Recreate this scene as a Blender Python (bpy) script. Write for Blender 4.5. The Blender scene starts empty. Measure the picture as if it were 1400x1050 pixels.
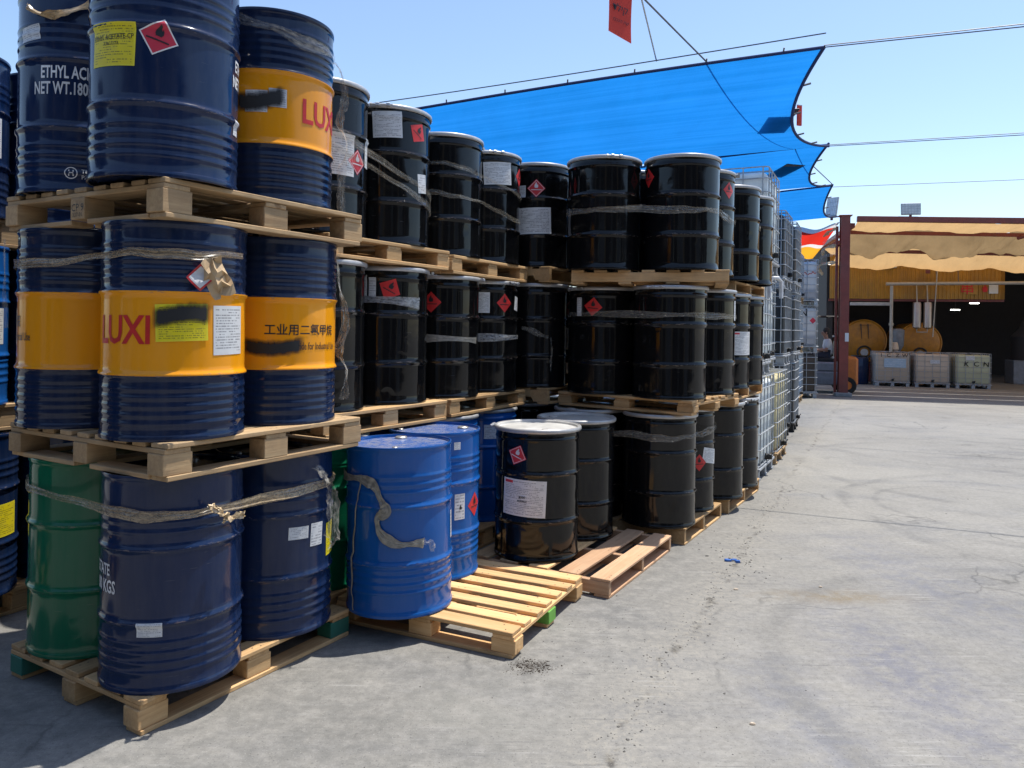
import bpy, bmesh, math, random
from mathutils import Vector, Matrix, Quaternion
random.seed(7)
rad = math.radians
S = bpy.context.scene
C = S.collection

# ------------------------------------------------------------------ camera
CAM_H = 1.66
cd = bpy.data.cameras.new('camera'); cam = bpy.data.objects.new('camera', cd); C.objects.link(cam)
cd.sensor_width = 36.0; cd.lens = 1038 / 1400 * 36.0
cd.shift_y = -(525 - 447) / 1400
cd.clip_start = 0.05; cd.clip_end = 2000
cam.location = (0, 0, CAM_H)
cam.rotation_euler = (Matrix.Rotation(rad(90), 4, 'X') @ Matrix.Rotation(rad(0.9), 4, 'Z')).to_euler()
S.camera = cam

# ------------------------------------------------------------------ sky + sun
SUN_EL = rad(72.0)
sh = Vector((0.89, 0.455, 0)).normalized()
to_sun = Vector((sh.x * math.cos(SUN_EL), sh.y * math.cos(SUN_EL), math.sin(SUN_EL)))
W = bpy.data.worlds.new('World'); S.world = W; W.use_nodes = True
wn = W.node_tree
sky = wn.nodes.new('ShaderNodeTexSky'); sky.sky_type = 'NISHITA'; sky.sun_disc = False
sky.sun_elevation = SUN_EL; sky.sun_rotation = math.atan2(sh.x, sh.y)
sky.altitude = 50; sky.air_density = 1.0; sky.dust_density = 0.8; sky.ozone_density = 2.0
bg = wn.nodes['Background']; bg.inputs['Strength'].default_value = 0.15
wn.links.new(sky.outputs[0], bg.inputs['Color'])
sd = bpy.data.lights.new('sun', 'SUN'); sd.energy = 4.0; sd.angle = rad(0.5); sd.color = (1.0, 0.955, 0.88)
sun = bpy.data.objects.new('sun', sd); C.objects.link(sun)
sun.rotation_euler = to_sun.to_track_quat('Z', 'Y').to_euler(); sun.location = (6, 3, 20)
S.view_settings.view_transform = 'Standard'; S.view_settings.look = 'None'
S.view_settings.gamma = 1.0; S.view_settings.use_curve_mapping = False
S.view_settings.exposure = 0.6
S.cycles.max_bounces = 5; S.cycles.transparent_max_bounces = 8

# ------------------------------------------------------------------ node helpers
class NT:
    def __init__(s, name):
        s.m = bpy.data.materials.new(name); s.m.use_nodes = True
        s.t = s.m.node_tree; s.b = s.t.nodes['Principled BSDF']; s.out = s.t.nodes['Material Output']
    def n(s, typ, **kw):
        nd = s.t.nodes.new('ShaderNode' + typ)
        for k, v in kw.items():
            if k.startswith('_'): setattr(nd, k[1:], v)
            else: s.put(nd.inputs[k.replace('_', ' ')], v)
        return nd
    def put(s, sock, v):
        if isinstance(v, bpy.types.NodeSocket): s.t.links.new(v, sock)
        elif isinstance(v, bpy.types.Node): s.t.links.new(v.outputs[0], sock)
        else:
            if sock.type == 'RGBA' and len(v) == 3: v = (*v, 1)
            sock.default_value = v
    def math(s, op, a, b=0.0, clamp=False):
        nd = s.t.nodes.new('ShaderNodeMath'); nd.operation = op; nd.use_clamp = clamp
        s.put(nd.inputs[0], a); s.put(nd.inputs[1], b); return nd.outputs[0]
    def mix(s, fac, a, b, blend='MIX'):
        nd = s.t.nodes.new('ShaderNodeMix'); nd.data_type = 'RGBA'; nd.blend_type = blend
        s.put(nd.inputs[0], fac); s.put(nd.inputs[6], a); s.put(nd.inputs[7], b); return nd.outputs[2]
    def ramp(s, fac, *stops, interp='LINEAR'):
        nd = s.t.nodes.new('ShaderNodeValToRGB'); nd.color_ramp.interpolation = interp
        e = nd.color_ramp.elements
        while len(e) < len(stops): e.new(0.5)
        for i, (p, c) in enumerate(stops):
            e[i].position = p; e[i].color = (c, c, c, 1) if not hasattr(c, '__len__') else (*c, 1)
        s.put(nd.inputs[0], fac); return nd.outputs[0]
    def noise(s, vec=None, scale=5.0, detail=3.0, rough=0.5, dist=0.0):
        nd = s.n('TexNoise', Scale=scale, Detail=detail, Roughness=rough, Distortion=dist)
        if vec is not None: s.put(nd.inputs['Vector'], vec)
        return nd.outputs[0]
    def obj(s): return s.n('TexCoord').outputs['Object']
    def uv(s): return s.n('TexCoord').outputs['UV']
    def world(s): return s.n('NewGeometry').outputs['Position']
    def mapping(s, vec, scale=(1, 1, 1), loc=(0, 0, 0), rot=(0, 0, 0)):
        nd = s.n('Mapping', Scale=scale, Location=loc, Rotation=rot); s.put(nd.inputs['Vector'], vec); return nd.outputs[0]
    def sep(s, vec):
        nd = s.n('SeparateXYZ'); s.put(nd.inputs[0], vec); return nd.outputs
    def bump(s, height, strength=0.3, distance=0.01):
        nd = s.n('Bump', Strength=strength, Distance=distance); s.put(nd.inputs['Height'], height)
        s.put(s.b.inputs['Normal'], nd.outputs[0])
    def rnd(s): return s.n('ObjectInfo').outputs['Random']
    def set(s, **kw):
        for k, v in kw.items(): s.put(s.b.inputs[k.replace('_', ' ')], v)
        return s.m

def jitter(t, col, amt=0.12):
    r = t.math('ADD', t.math('MULTIPLY', t.rnd(), 2 * amt), 1 - amt)
    nd = t.n('HueSaturation', Value=r, Color=col); return nd.outputs[0]

def M_paint(name, col, rough=0.15, bands=None, dust=0.05, spec=0.32, dents=0.16, coat=.05):
    t = NT(name); o = t.obj(); r = t.rnd()
    off = t.n('CombineXYZ'); t.put(off.inputs[0], t.math('MULTIPLY', r, 40.0)); t.put(off.inputs[1], t.math('MULTIPLY', r, 17.0))
    vec = t.n('VectorMath', _operation='ADD'); t.put(vec.inputs[0], o); t.put(vec.inputs[1], off.outputs[0]); v = vec.outputs[0]
    c = t.n('RGB'); c.outputs[0].default_value = (*col, 1); c = c.outputs[0]
    if bands:
        z = t.sep(o)[2]
        for z0, z1, bc in bands:
            f = t.math('MULTIPLY', t.math('GREATER_THAN', z, z0), t.math('LESS_THAN', z, z1)); c = t.mix(f, c, bc)
    c = jitter(t, c, 0.15)
    n1 = t.noise(v, 3.5, 5, 0.6); n2 = t.noise(t.mapping(v, (18, 18, 2.5)), 1.6, 4, 0.6)
    df = t.math('MULTIPLY', t.ramp(t.math('MULTIPLY', n1, n2), (0.16, 0.0), (0.42, 1.0)), dust)
    c = t.mix(df, c, (0.33, 0.31, 0.28))
    sc = t.ramp(t.noise(t.mapping(v, (3, 3, 60), rot=(0.3, 0.2, 0)), 3.0, 3, 0.7), (0.70, 0.0), (0.74, 1.0))
    c = t.mix(t.math('MULTIPLY', sc, 0.16), c, (0.42, 0.42, 0.42))
    xy = t.n('VectorMath', _operation='MULTIPLY'); t.put(xy.inputs[0], o); xy.inputs[1].default_value = (1, 1, 0)
    ln = t.n('VectorMath', _operation='LENGTH'); t.put(ln.inputs[0], xy.outputs[0])
    ridge = t.ramp(t.math('MULTIPLY', t.math('SUBTRACT', ln.outputs['Value'], .2885), 125.0), (.2, 0.), (.9, 1.))
    chip = t.math('MULTIPLY', ridge, t.ramp(t.noise(t.mapping(v, (9, 9, 40)), 2.4, 4, .7), (.56, 0.), (.64, 1.)))
    c = t.mix(t.math('MULTIPLY', chip, .62), c, t.mix(n2, (.30, .28, .26), (.17, .085, .045)))
    rg = t.math('ADD', t.math('MULTIPLY', t.math('MULTIPLY', n1, n2), 0.30), rough - 0.10)
    h = t.math('ADD', t.math('ADD', t.noise(v, 4.2, 2, 0.45), t.math('MULTIPLY', t.ramp(t.noise(v, 7.5, 1, .4), (.66, 0.), (.78, 1.)), -.35)), t.math('MULTIPLY', t.noise(v, 60, 2, 0.5), 0.015))
    t.bump(h, dents, 0.02)
    return t.set(Base_Color=c, Roughness=rg, Specular_IOR_Level=spec, Coat_Weight=coat, Coat_Roughness=0.06)

def M_wood(name, c1, c2, dirt=0.35):
    t = NT(name); o = t.obj(); r = t.rnd()
    off = t.n('CombineXYZ'); t.put(off.inputs[0], t.math('MULTIPLY', r, 31.0)); t.put(off.inputs[2], t.math('MULTIPLY', r, 13.0)); t.put(off.inputs[1], t.math('MULTIPLY', r, 7.0))
    vec = t.n('VectorMath', _operation='ADD'); t.put(vec.inputs[0], o); t.put(vec.inputs[1], off.outputs[0]); v = vec.outputs[0]
    g = t.noise(t.mapping(v, (1.2, 22, 22)), 2.2, 5, 0.62, 0.6)
    c = t.mix(t.ramp(g, (0.32, 0.0), (0.68, 1.0)), c1, c2)
    kn = t.ramp(t.noise(t.mapping(v, (3.0, 12, 12)), 1.1, 1, 0.4), (0.70, 0.0), (0.78, 1.0))
    c = t.mix(t.math('MULTIPLY', kn, 0.55), c, (0.13, 0.065, 0.03))
    d = t.ramp(t.noise(v, 6, 5, 0.65), (0.42, 0.0), (0.75, 1.0))
    c = t.mix(t.math('MULTIPLY', d, dirt), c, (0.14, 0.115, 0.085))
    c = jitter(t, c, 0.22)
    t.bump(t.math('ADD', g, t.math('MULTIPLY', t.noise(t.mapping(v, (8, 90, 90)), 2, 2), 0.5)), 0.35, 0.004)
    return t.set(Base_Color=c, Roughness=0.72, Specular_IOR_Level=0.25)

def M_simple(name, col, rough=0.5, metal=0.0, var=0.12, nscale=8.0, bump=0.0, spec=0.5, dirt=0.0):
    t = NT(name); o = t.obj(); n = t.noise(o, nscale, 5, 0.6)
    lo = tuple(x * (1 - var * 2) for x in col); hi = tuple(min(1, x * (1 + var)) for x in col)
    c = t.mix(t.ramp(n, (0.3, 0.0), (0.7, 1.0)), lo, hi)
    if dirt:
        c = t.mix(t.math('MULTIPLY', t.ramp(t.noise(t.mapping(o, (1, 1, .35)), nscale * .6, 6, .7), (.45, 0.), (.8, 1.)), dirt), c, (.12, .1, .085))
    c = jitter(t, c, 0.07)
    if bump: t.bump(n, bump, 0.01)
    return t.set(Base_Color=c, Roughness=t.math('ADD', t.math('MULTIPLY', n, 0.2), rough - 0.1), Metallic=metal, Specular_IOR_Level=spec)

def M_print(name, paper, ink, rows=16, dens=0.5, border=None, bw=0.06, rough=0.45, head=None):
    """a printed label: rows of illegible small print on paper (UV space of the label)"""
    t = NT(name); uv = t.uv(); x, y, _ = t.sep(uv)
    row = t.math('FRACT', t.math('MULTIPLY', y, float(rows)))
    rowm = t.math('MULTIPLY', t.math('GREATER_THAN', row, 0.30), t.math('LESS_THAN', row, 0.72))
    rid = t.math('FLOOR', t.math('MULTIPLY', y, float(rows)))
    cv = t.n('CombineXYZ'); t.put(cv.inputs[0], t.math('MULTIPLY', x, 46.0)); t.put(cv.inputs[1], t.math('MULTIPLY', rid, 7.31)); t.put(cv.inputs[2], t.math('MULTIPLY', t.rnd(), 50.0))
    wd = t.math('GREATER_THAN', t.noise(cv.outputs[0], 1.0, 1, 0.5), 1 - dens - 0.04)
    cv2 = t.n('CombineXYZ'); t.put(cv2.inputs[0], t.math('MULTIPLY', x, 2.6)); t.put(cv2.inputs[1], t.math('MULTIPLY', rid, 3.77)); t.put(cv2.inputs[2], t.math('MULTIPLY', t.rnd(), 20.0))
    ln = t.math('GREATER_THAN', t.noise(cv2.outputs[0], 1.0, 1, 0.5), 0.44)
    inb = t.math('MULTIPLY', t.math('MULTIPLY', t.math('GREATER_THAN', x, 0.06), t.math('LESS_THAN', x, 0.94)), t.math('MULTIPLY', t.math('GREATER_THAN', y, 0.05), t.math('LESS_THAN', y, 0.95)))
    m = t.math('MULTIPLY', t.math('MULTIPLY', rowm, wd), t.math('MULTIPLY', ln, inb))
    c = t.mix(t.math('MULTIPLY', m, 0.72), paper, ink)
    if head:
        hm = t.math('MULTIPLY', t.math('MULTIPLY', t.math('GREATER_THAN', y, 0.88), t.math('LESS_THAN', y, 0.955)), t.math('MULTIPLY', t.math('GREATER_THAN', x, 0.04), t.math('LESS_THAN', x, 0.25)))
        c = t.mix(hm, c, head)
    if border:
        e = t.math('MINIMUM', t.math('MINIMUM', x, t.math('SUBTRACT', 1.0, x)), t.math('MINIMUM', y, t.math('SUBTRACT', 1.0, y)))
        c = t.mix(t.math('LESS_THAN', e, bw), c, border)
    c = t.mix(t.math('MULTIPLY', t.ramp(t.noise(uv, 4, 4, .6), (.4, 0.), (.8, 1.)), 0.18), c, (.2, .18, .15))
    return t.set(Base_Color=c, Roughness=rough, Specular_IOR_Level=0.4)

def M_hazard(name, base, border, bw=0.07, inner=False):
    t = NT(name); uv = t.uv(); x, y, _ = t.sep(uv)
    e = t.math('MINIMUM', t.math('MINIMUM', x, t.math('SUBTRACT', 1.0, x)), t.math('MINIMUM', y, t.math('SUBTRACT', 1.0, y)))
    if inner: f = t.math('MULTIPLY', t.math('GREATER_THAN', e, .045), t.math('LESS_THAN', e, .045 + bw))
    else: f = t.math('LESS_THAN', e, bw)
    c = t.mix(f, base, border); c = jitter(t, c, .1)
    c = t.mix(t.math('MULTIPLY', t.noise(uv, 5, 4, .6), .12), c, (.25, .2, .18))
    return t.set(Base_Color=c, Roughness=.4, Specular_IOR_Level=.4)

def M_film(name, col, alpha=0.55, rough=0.25, amp=1.0):
    t = NT(name); uv = t.uv(); x, y, _ = t.sep(uv)
    n = t.noise(t.mapping(uv, (9, 2.5, 1)), 2.0, 4, .6); w = t.noise(t.mapping(uv, (.8, 7, 1)), 2.0, 3, .6)
    c = t.mix(t.ramp(n, (.35, 0.), (.65, 1.)), tuple(k * .7 for k in col), tuple(min(1, k * 1.3) for k in col))
    a = t.math('ADD', t.math('MULTIPLY', t.math('SUBTRACT', w, .5), .8 * amp), t.math('ADD', t.math('MULTIPLY', t.math('SUBTRACT', n, .5), .5 * amp), alpha), True)
    edge = t.math('ABSOLUTE', t.math('SUBTRACT', y, .5)); a = t.math('MAXIMUM', a, t.math('MULTIPLY', t.ramp(edge, (.44, 0.), (.5, 1.)), min(1., alpha + .2)))
    t.bump(w, .15, .004)
    return t.set(Base_Color=c, Roughness=rough, Alpha=a, Specular_IOR_Level=.7)

def M_cloth(name, col, trans=0.5, stripes=None, weave=400.0, dirt=.12, folds=0.0, streak=0.0):
    t = NT(name); o = t.obj()
    n = t.noise(t.mapping(o, (1.0, .3, 1)), 1.7, 5, .6)
    c = t.n('RGB'); c.outputs[0].default_value = (*col, 1); c = c.outputs[0]
    if stripes:
        y = t.sep(t.uv())[1]
        for a, b, sc in stripes: c = t.mix(t.math('MULTIPLY', t.math('GREATER_THAN', y, a), t.math('LESS_THAN', y, b)), c, sc)
    c = t.mix(t.math('MULTIPLY', t.ramp(n, (.35, 0.), (.75, 1.)), dirt), c, tuple(k * .55 for k in col))
    if streak:
        sv = t.noise(t.mapping(t.mapping(o, rot=(0, 0, streak)), (.12, 5.0, 1)), 1.6, 5, .7); c = t.mix(t.math('MULTIPLY', t.ramp(sv, (.35, 0.), (.7, 1.)), .45), c, tuple(min(1, k * 1.35 + .015) for k in col))
    d = t.n('BsdfDiffuse', Color=c); tr = t.n('BsdfTranslucent', Color=c)
    if folds:
        bp = t.n('Bump', Strength=folds, Distance=.05); t.put(bp.inputs['Height'], t.noise(t.mapping(o, (2.2, .5, 1)), 2.2, 4, .55))
        t.put(d.inputs['Normal'], bp.outputs[0]); t.put(tr.inputs['Normal'], bp.outputs[0])
    mx = t.n('MixShader', Fac=trans); t.put(mx.inputs[1], d); t.put(mx.inputs[2], tr)
    t.put(t.out.inputs[0], mx); return t.m

def M_spray(name):
    t = NT(name); uv = t.uv(); x, y, _ = t.sep(uv); r = t.math('MULTIPLY', t.rnd(), 6.0)
    cy = t.math('ADD', .5, t.math('MULTIPLY', t.math('SINE', t.math('ADD', t.math('MULTIPLY', x, 4.2), r)), .12))
    d = t.math('ABSOLUTE', t.math('SUBTRACT', y, cy)); ex = t.math('MINIMUM', x, t.math('SUBTRACT', 1.0, x))
    d = t.math('ADD', d, t.math('MULTIPLY', t.math('SUBTRACT', t.noise(t.mapping(uv, (3, 1, 1)), 3.0, 4, .6), .5), .22))
    a = t.math('MULTIPLY', t.ramp(d, (.16, 1.), (.36, 0.)), t.ramp(ex, (.02, 0.), (.13, 1.)))
    return t.set(Base_Color=(.012, .012, .013), Roughness=.6, Alpha=a)

def M_tank(name, col, liquid, level, rough=.35):
    t = NT(name); o = t.obj(); z = t.sep(o)[2]
    n = t.noise(o, 3, 4, .6)
    f = t.ramp(t.math('ADD', t.math('MULTIPLY', t.math('SUBTRACT', z, level), 14.0), .5), (0., 1.), (1., 0.))
    c = t.mix(f, col, liquid); c = t.mix(t.math('MULTIPLY', n, .22), c, tuple(k * .55 for k in col))
    c = jitter(t, c, .06)
    return t.set(Base_Color=c, Roughness=rough, Specular_IOR_Level=.3)

def M_ground():
    t = NT('concrete_yard'); p = t.world(); x, y, _ = t.sep(p)
    n1 = t.noise(p, .35, 4, .62); n2 = t.noise(p, 2.3, 6, .7); n3 = t.noise(p, 26, 4, .7); n4 = t.noise(p, 160, 3, .6)
    n9 = t.ramp(t.noise(p, 9, 6, .7), (.38, .1), (.6, 1.)); n16 = t.ramp(t.noise(p, 1.6, 5, .65), (.4, 0.), (.6, 1.))
    c = t.mix(t.ramp(n1, (.3, 0.), (.7, 1.)), (.165, .157, .140), (.285, .270, .238))
    # dust towards the far end of the aisle and fine mottling
    c = t.mix(t.math('MULTIPLY', t.ramp(n2, (.35, 0.), (.72, 1.)), .5), c, (.335, .318, .282))
    c = t.mix(t.math('MULTIPLY', t.ramp(t.noise(t.mapping(p, (.7, 1.6, 1), rot=(0, 0, .5)), 1.3, 7, .68), (.50, 0.), (.74, 1.)), .6), c, (.125, .13, .145))
    c = t.mix(.26, c, t.mix(t.ramp(n3, (.32, 0.), (.68, 1.)), (.10, .10, .098), (.36, .352, .335)))
    # bluish tyre-dirt smears
    for cx, cy, sx, sy, rot, k, col in ((1.95, 3.7, 2.4, .75, .45, .5, (.125, .13, .17)), (1.3, 3.1, 3.0, .9, -.3, .35, (.13, .14, .18)), (2.75, 5.4, 2.0, .8, .5, .3, (.13, .14, .19)), (2.05, 4.75, 1.5, 6.0, -.2, .8, (.20, .165, .115)), (2.9, 4.4, 1.5, 1.1, .2, .3, (.14, .145, .17)), (-.1, 3.25, 2.2, 2.6, .3, .4, (.33, .32, .28)), (.107, 3.72, 9, 9, 0, .85, (.05, .04, .032)), (.75, 4.25, 3, 2.2, .5, .3, (.12, .12, .12))):
        m = t.mapping(p, (1, 1, 1), (-cx, -cy, 0)); m = t.mapping(m, (sx, sy, 0), (0, 0, 0), (0, 0, rot))
        ln = t.n('VectorMath', _operation='LENGTH'); t.put(ln.inputs[0], m)
        f = t.ramp(t.math('ADD', ln.outputs['Value'], t.math('MULTIPLY', t.math('SUBTRACT', n2, .5), 1.5)), (.15, 1.), (1., 0.))
        f = t.math('MULTIPLY', f, n9)
        c = t.mix(t.math('MULTIPLY', f, min(1, k * 1.25)), c, col)
    # scuffs and scratches dragged over the slab
    for rot, k, col, lo in ((.5, .35, (.40, .39, .37), .60), (-.9, .45, (.09, .09, .092), .62), (1.25, .35, (.10, .10, .10), .63)):
        f = t.ramp(t.noise(t.mapping(p, (2.2, 46, 1), rot=(0, 0, rot)), 1.0, 3, .65), (lo, 0.), (lo + .05, 1.)); c = t.mix(t.math('MULTIPLY', t.math('MULTIPLY', f, n16), k), c, col)
    # curved tyre marks
    for cx, cy, R, w, k in ((4.6, 7.2, 1.05, .05, .16), (4.6, 7.2, 1.38, .06, .13), (5.4, 6.8, 2.2, .09, .15), (5.9, 9.2, 2.3, .1, .14), (5.9, 9.2, 2.75, .1, .12), (7.4, 12, 3.1, .14, .14), (3.2, 3.4, 1.9, .1, .16), (3.2, 3.4, 2.25, .1, .12), (9, 14.5, 2.6, .15, .12)):
        m = t.mapping(p, (1, 1, 0), (-cx, -cy, 0)); ln = t.n('VectorMath', _operation='LENGTH'); t.put(ln.inputs[0], m)
        d = t.math('ABSOLUTE', t.math('SUBTRACT', t.math('ADD', ln.outputs['Value'], t.math('MULTIPLY', t.math('SUBTRACT', n1, .5), .5)), R))
        f = t.math('MULTIPLY', t.ramp(t.math('DIVIDE', d, w), (.35, 1.), (1., 0.)), n16)
        c = t.mix(t.math('MULTIPLY', f, k * 2.0), c, (.09, .09, .092))
    # slab joint running beside the stacks: a dirty, broken line
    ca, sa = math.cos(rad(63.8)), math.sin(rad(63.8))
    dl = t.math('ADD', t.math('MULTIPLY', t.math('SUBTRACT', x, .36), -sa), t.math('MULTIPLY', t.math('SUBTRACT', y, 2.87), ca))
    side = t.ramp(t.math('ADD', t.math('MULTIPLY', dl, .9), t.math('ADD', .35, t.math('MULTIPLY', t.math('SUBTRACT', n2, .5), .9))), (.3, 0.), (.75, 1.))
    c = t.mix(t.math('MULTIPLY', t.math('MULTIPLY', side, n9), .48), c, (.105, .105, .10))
    dl = t.math('ABSOLUTE', t.math('ADD', dl, t.math('MULTIPLY', t.math('SUBTRACT', t.noise(p, 2.0, 6, .7), .5), .30)))
    f = t.math('MULTIPLY', t.ramp(t.math('DIVIDE', dl, .035), (.1, 1.), (1., 0.)), t.ramp(t.noise(p, 7, 4, .7), (.50, 0.), (.62, 1.)))
    c = t.mix(t.math('MULTIPLY', f, .75), c, (.05, .045, .04))
    f2 = t.math('MULTIPLY', t.ramp(t.math('DIVIDE', dl, .30), (.0, 1.), (1., 0.)), t.ramp(n3, (.45, 0.), (.65, 1.)))
    c = t.mix(t.math('MULTIPLY', f2, .35), c, (.30, .265, .20))
    # hairline cracks
    v = t.n('TexVoronoi', _feature='DISTANCE_TO_EDGE', Scale=.55)
    wv = t.n('VectorMath', _operation='ADD'); t.put(wv.inputs[0], p)
    nz = t.n('TexNoise', Scale=1.5, Detail=6.0); t.put(nz.inputs['Vector'], p); sc = t.n('VectorMath', _operation='SCALE'); t.put(sc.inputs[0], nz.outputs[1]); sc.inputs['Scale'].default_value = .8
    t.put(wv.inputs[1], sc.outputs[0]); t.put(v.inputs['Vector'], wv.outputs[0])
    f = t.math('MULTIPLY', t.ramp(v.outputs[0], (.0, 1.), (.009, 0.)), t.ramp(t.noise(p, .9, 3, .6), (.48, 0.), (.6, 1.)))
    c = t.mix(t.math('MULTIPLY', f, .55), c, (.06, .06, .06))
    # speckle: bright chips and dark grains
    c = t.mix(t.math('MULTIPLY', t.ramp(n4, (.62, 0.), (.70, 1.)), .6), c, (.42, .41, .38))
    c = t.mix(t.math('MULTIPLY', t.ramp(t.noise(p, 95, 3, .6), (.60, 0.), (.68, 1.)), .6), c, (.07, .07, .07))
    t.bump(t.math('ADD', t.math('MULTIPLY', n2, .6), t.math('ADD', t.math('MULTIPLY', n3, .5), t.math('MULTIPLY', n4, .4))), .32, .006)
    return t.set(Base_Color=c, Roughness=.86, Specular_IOR_Level=.2)

M = {}
def mats():
    M['navy'] = M_paint('navy_paint', (.005, .017, .060))
    M['luxi'] = M_paint('navy_yellow_paint', (.005, .015, .050), bands=[(.262, .602, (.87, .335, .008))])
    M['green'] = M_paint('green_paint', (.003, .135, .062))
    M['blue'] = M_paint('blue_paint', (.004, .085, .33), dust=.04)
    M['blue_lid'] = M_paint('sky_sheen_blue_lid_paint', (.02, .10, .36), rough=.3, dust=.9, spec=.6, dents=.1)  # paler colour and heavy dust tone paint sky sheen and sun haze onto lids
    M['black'] = M_paint('black_paint', (.004, .0042, .0048), rough=.115, dust=.01, spec=.34, coat=0.0)
    M['lidwhite'] = M_simple('white_lid_paint', (.56, .55, .52), .38, dirt=.25)
    M['ringgrey'] = M_simple('grey_ring', (.46, .46, .46), .38, .35, dirt=.15)
    M['zinc'] = M_simple('zinc_steel', (.50, .52, .54), .42, .75, dirt=.15, nscale=14)
    M['cagezinc'] = M_simple('galvanised_cage', (.40, .42, .44), .5, .3, dirt=.2, nscale=14)
    M['bung'] = M_simple('bung_steel', (.45, .43, .40), .4, .7)
    M['wood'] = M_wood('pallet_wood', (.60, .39, .19), (.45, .268, .12), .34)
    M['woodold'] = M_wood('weathered_pallet_wood', (.49, .34, .185), (.355, .228, .12), .45)
    M['woodnew'] = M_wood('fresh_yellow_wood', (.72, .47, .235), (.60, .35, .15), .12)
    M['woodred'] = M_wood('reddish_wood', (.60, .385, .235), (.49, .28, .155), .15)
    M['nail'] = M_simple('nail_steel', (.10, .075, .06), .6, .4)
    M['teal'] = M_simple('teal_paint_on_wood', (.012, .15, .105), .6, dirt=.35)
    M['lime'] = M_simple('lime_paint_on_wood', (.16, .43, .06), .6, dirt=.2)
    M['paper'] = M_print('white_label', (.66, .67, .67), (.12, .12, .14), 18, .52)
    M['paperred'] = M_print('white_label_red_heading', (.68, .68, .67), (.16, .16, .18), 22, .52, head=(.6, .04, .05))
    M['papersmall'] = M_print('small_white_label', (.64, .66, .68), (.15, .16, .2), 8, .5)
    M['yellowlab'] = M_print('yellow_label', (.74, .62, .01), (.12, .1, .02), 17, .5, border=(.78, .68, .03), bw=.03)
    M['red'] = M_hazard('red_hazard', (.62, .018, .018), (.62, .018, .018))
    M['redw'] = M_hazard('red_hazard_white_edge', (.60, .028, .06), (.8, .78, .76), .05)
    M['redi'] = M_hazard('red_hazard_white_line', (.58, .02, .03), (.75, .7, .68), .03, True)
    M['ghs'] = M_hazard('white_hazard_red_edge', (.7, .7, .7), (.55, .03, .03), .1)
    M['ink'] = M_simple('black_ink', (.012, .012, .014), .5)
    M['inkwhite'] = M_simple('white_ink', (.72, .73, .74), .5, dirt=.1)
    M['inkred'] = M_simple('red_ink', (.55, .012, .012), .45)
    M['inkyellowdark'] = M_simple('dark_ink_on_yellow', (.05, .04, .01), .5)
    M['spray'] = M_spray('black_spray_paint')
    M['film_brown'] = M_film('brownish_stretch_film', (.47, .365, .23), .52, .22, .6)
    M['film_clear'] = M_film('clear_stretch_film', (.56, .53, .46), .20, .12)
    M['film_grey'] = M_film('grey_tape', (.34, .35, .36), .62, .2)
    M['film_tan'] = M_film('tan_tape', (.56, .42, .25), .95, .3)
    M['film_darkgrey'] = M_film('dark_grey_strap', (.24, .225, .19), .98, .4, .2)
    M['tanpaper'] = M_simple('tan_paper', (.50, .36, .21), .7)
    M['cloudtank'] = M_tank('milky_tank', (.82, .86, .84), (.66, .72, .71), .75)
    M['yellowtank'] = M_tank('yellowed_tank', (.60, .53, .30), (.42, .36, .2), .55)
    M['darktank'] = M_tank('dark_filled_tank', (.035, .045, .055), (.018, .024, .03), .85)
    M['bluetank'] = M_tank('blue_filled_tank', (.45, .60, .72), (.14, .28, .50), .80)
    M['whitetank'] = M_tank('white_tank', (.66, .64, .62), (.40, .40, .42), .42)
    M['browntank'] = M_tank('brown_filled_tank', (.075, .055, .045), (.05, .04, .034), .9)
    M['oldtank'] = M_tank('old_beige_tank', (.60, .50, .39), (.50, .41, .31), .6)
    M['greentank'] = M_tank('greenish_old_tank', (.57, .57, .38), (.48, .48, .32), .6)
    M['plastic_black'] = M_simple('black_plastic', (.015, .015, .016), .5)
    M['blue_sail'] = M_cloth('blue_shade_cloth', (.010, .185, .55), .60, dirt=.35, folds=.25, streak=.39)
    M['sail_hem'] = M_simple('dark_blue_hem', (.004, .02, .10), .8)
    M['tan_sail'] = M_cloth('tan_shade_cloth', (.66, .42, .19), .46, dirt=.35, folds=1.0)
    M['tan_old'] = M_cloth('faded_brown_shade_cloth', (.40, .27, .135), .34, dirt=.5, folds=1.0)
    M['striped_sail'] = M_cloth('striped_awning_cloth', (.72, .035, .02), .5, stripes=[(-1, .12, (.75, .74, .7)), (.55, .64, (.78, .76, .72)), (.64, 2, (.85, .42, .03))])
    M['beamred'] = M_simple('dark_red_steel', (.20, .040, .030), .5, dirt=.3, nscale=5)
    M['yellowwall'] = M_simple('yellow_sheet_metal', (.42, .215, .02), .5, dirt=.45, nscale=2.5)
    M['yellowtankpaint'] = M_simple('orange_yellow_tank_paint', (.46, .19, .010), .45, dirt=.3)
    M['darkwall'] = M_simple('near_black_wall', (.035, .032, .032), .8)  # near-black wall colour throughout
    M['steelpipe'] = M_simple('pipe_steel', (.42, .39, .34), .45, .3)
    M['stainless'] = M_simple('stainless', (.45, .38, .33), .38, .8, var=.05)
    M['cable'] = M_simple('steel_cable', (.12, .12, .13), .5, .4)
    M['orange'] = M_simple('orange_machine_paint', (.62, .17, .02), .4, dirt=.3)
    M['greymachine'] = M_simple('grey_machine', (.20, .22, .25), .5, dirt=.3)
    M['tyre'] = M_simple('rubber', (.014, .014, .014), .8)
    M['skin'] = M_simple('skin', (.36, .19, .125), .5, var=.04)
    M['hair'] = M_simple('hair', (.025, .018, .012), .6)
    M['shirt'] = M_simple('white_shirt', (.66, .66, .66), .85, var=.04)
    M['trousers'] = M_simple('dark_trousers', (.03, .03, .045), .85)
    M['signred'] = M_cloth('faded_red_sign', (.78, .15, .12), .5, dirt=.2)
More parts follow.
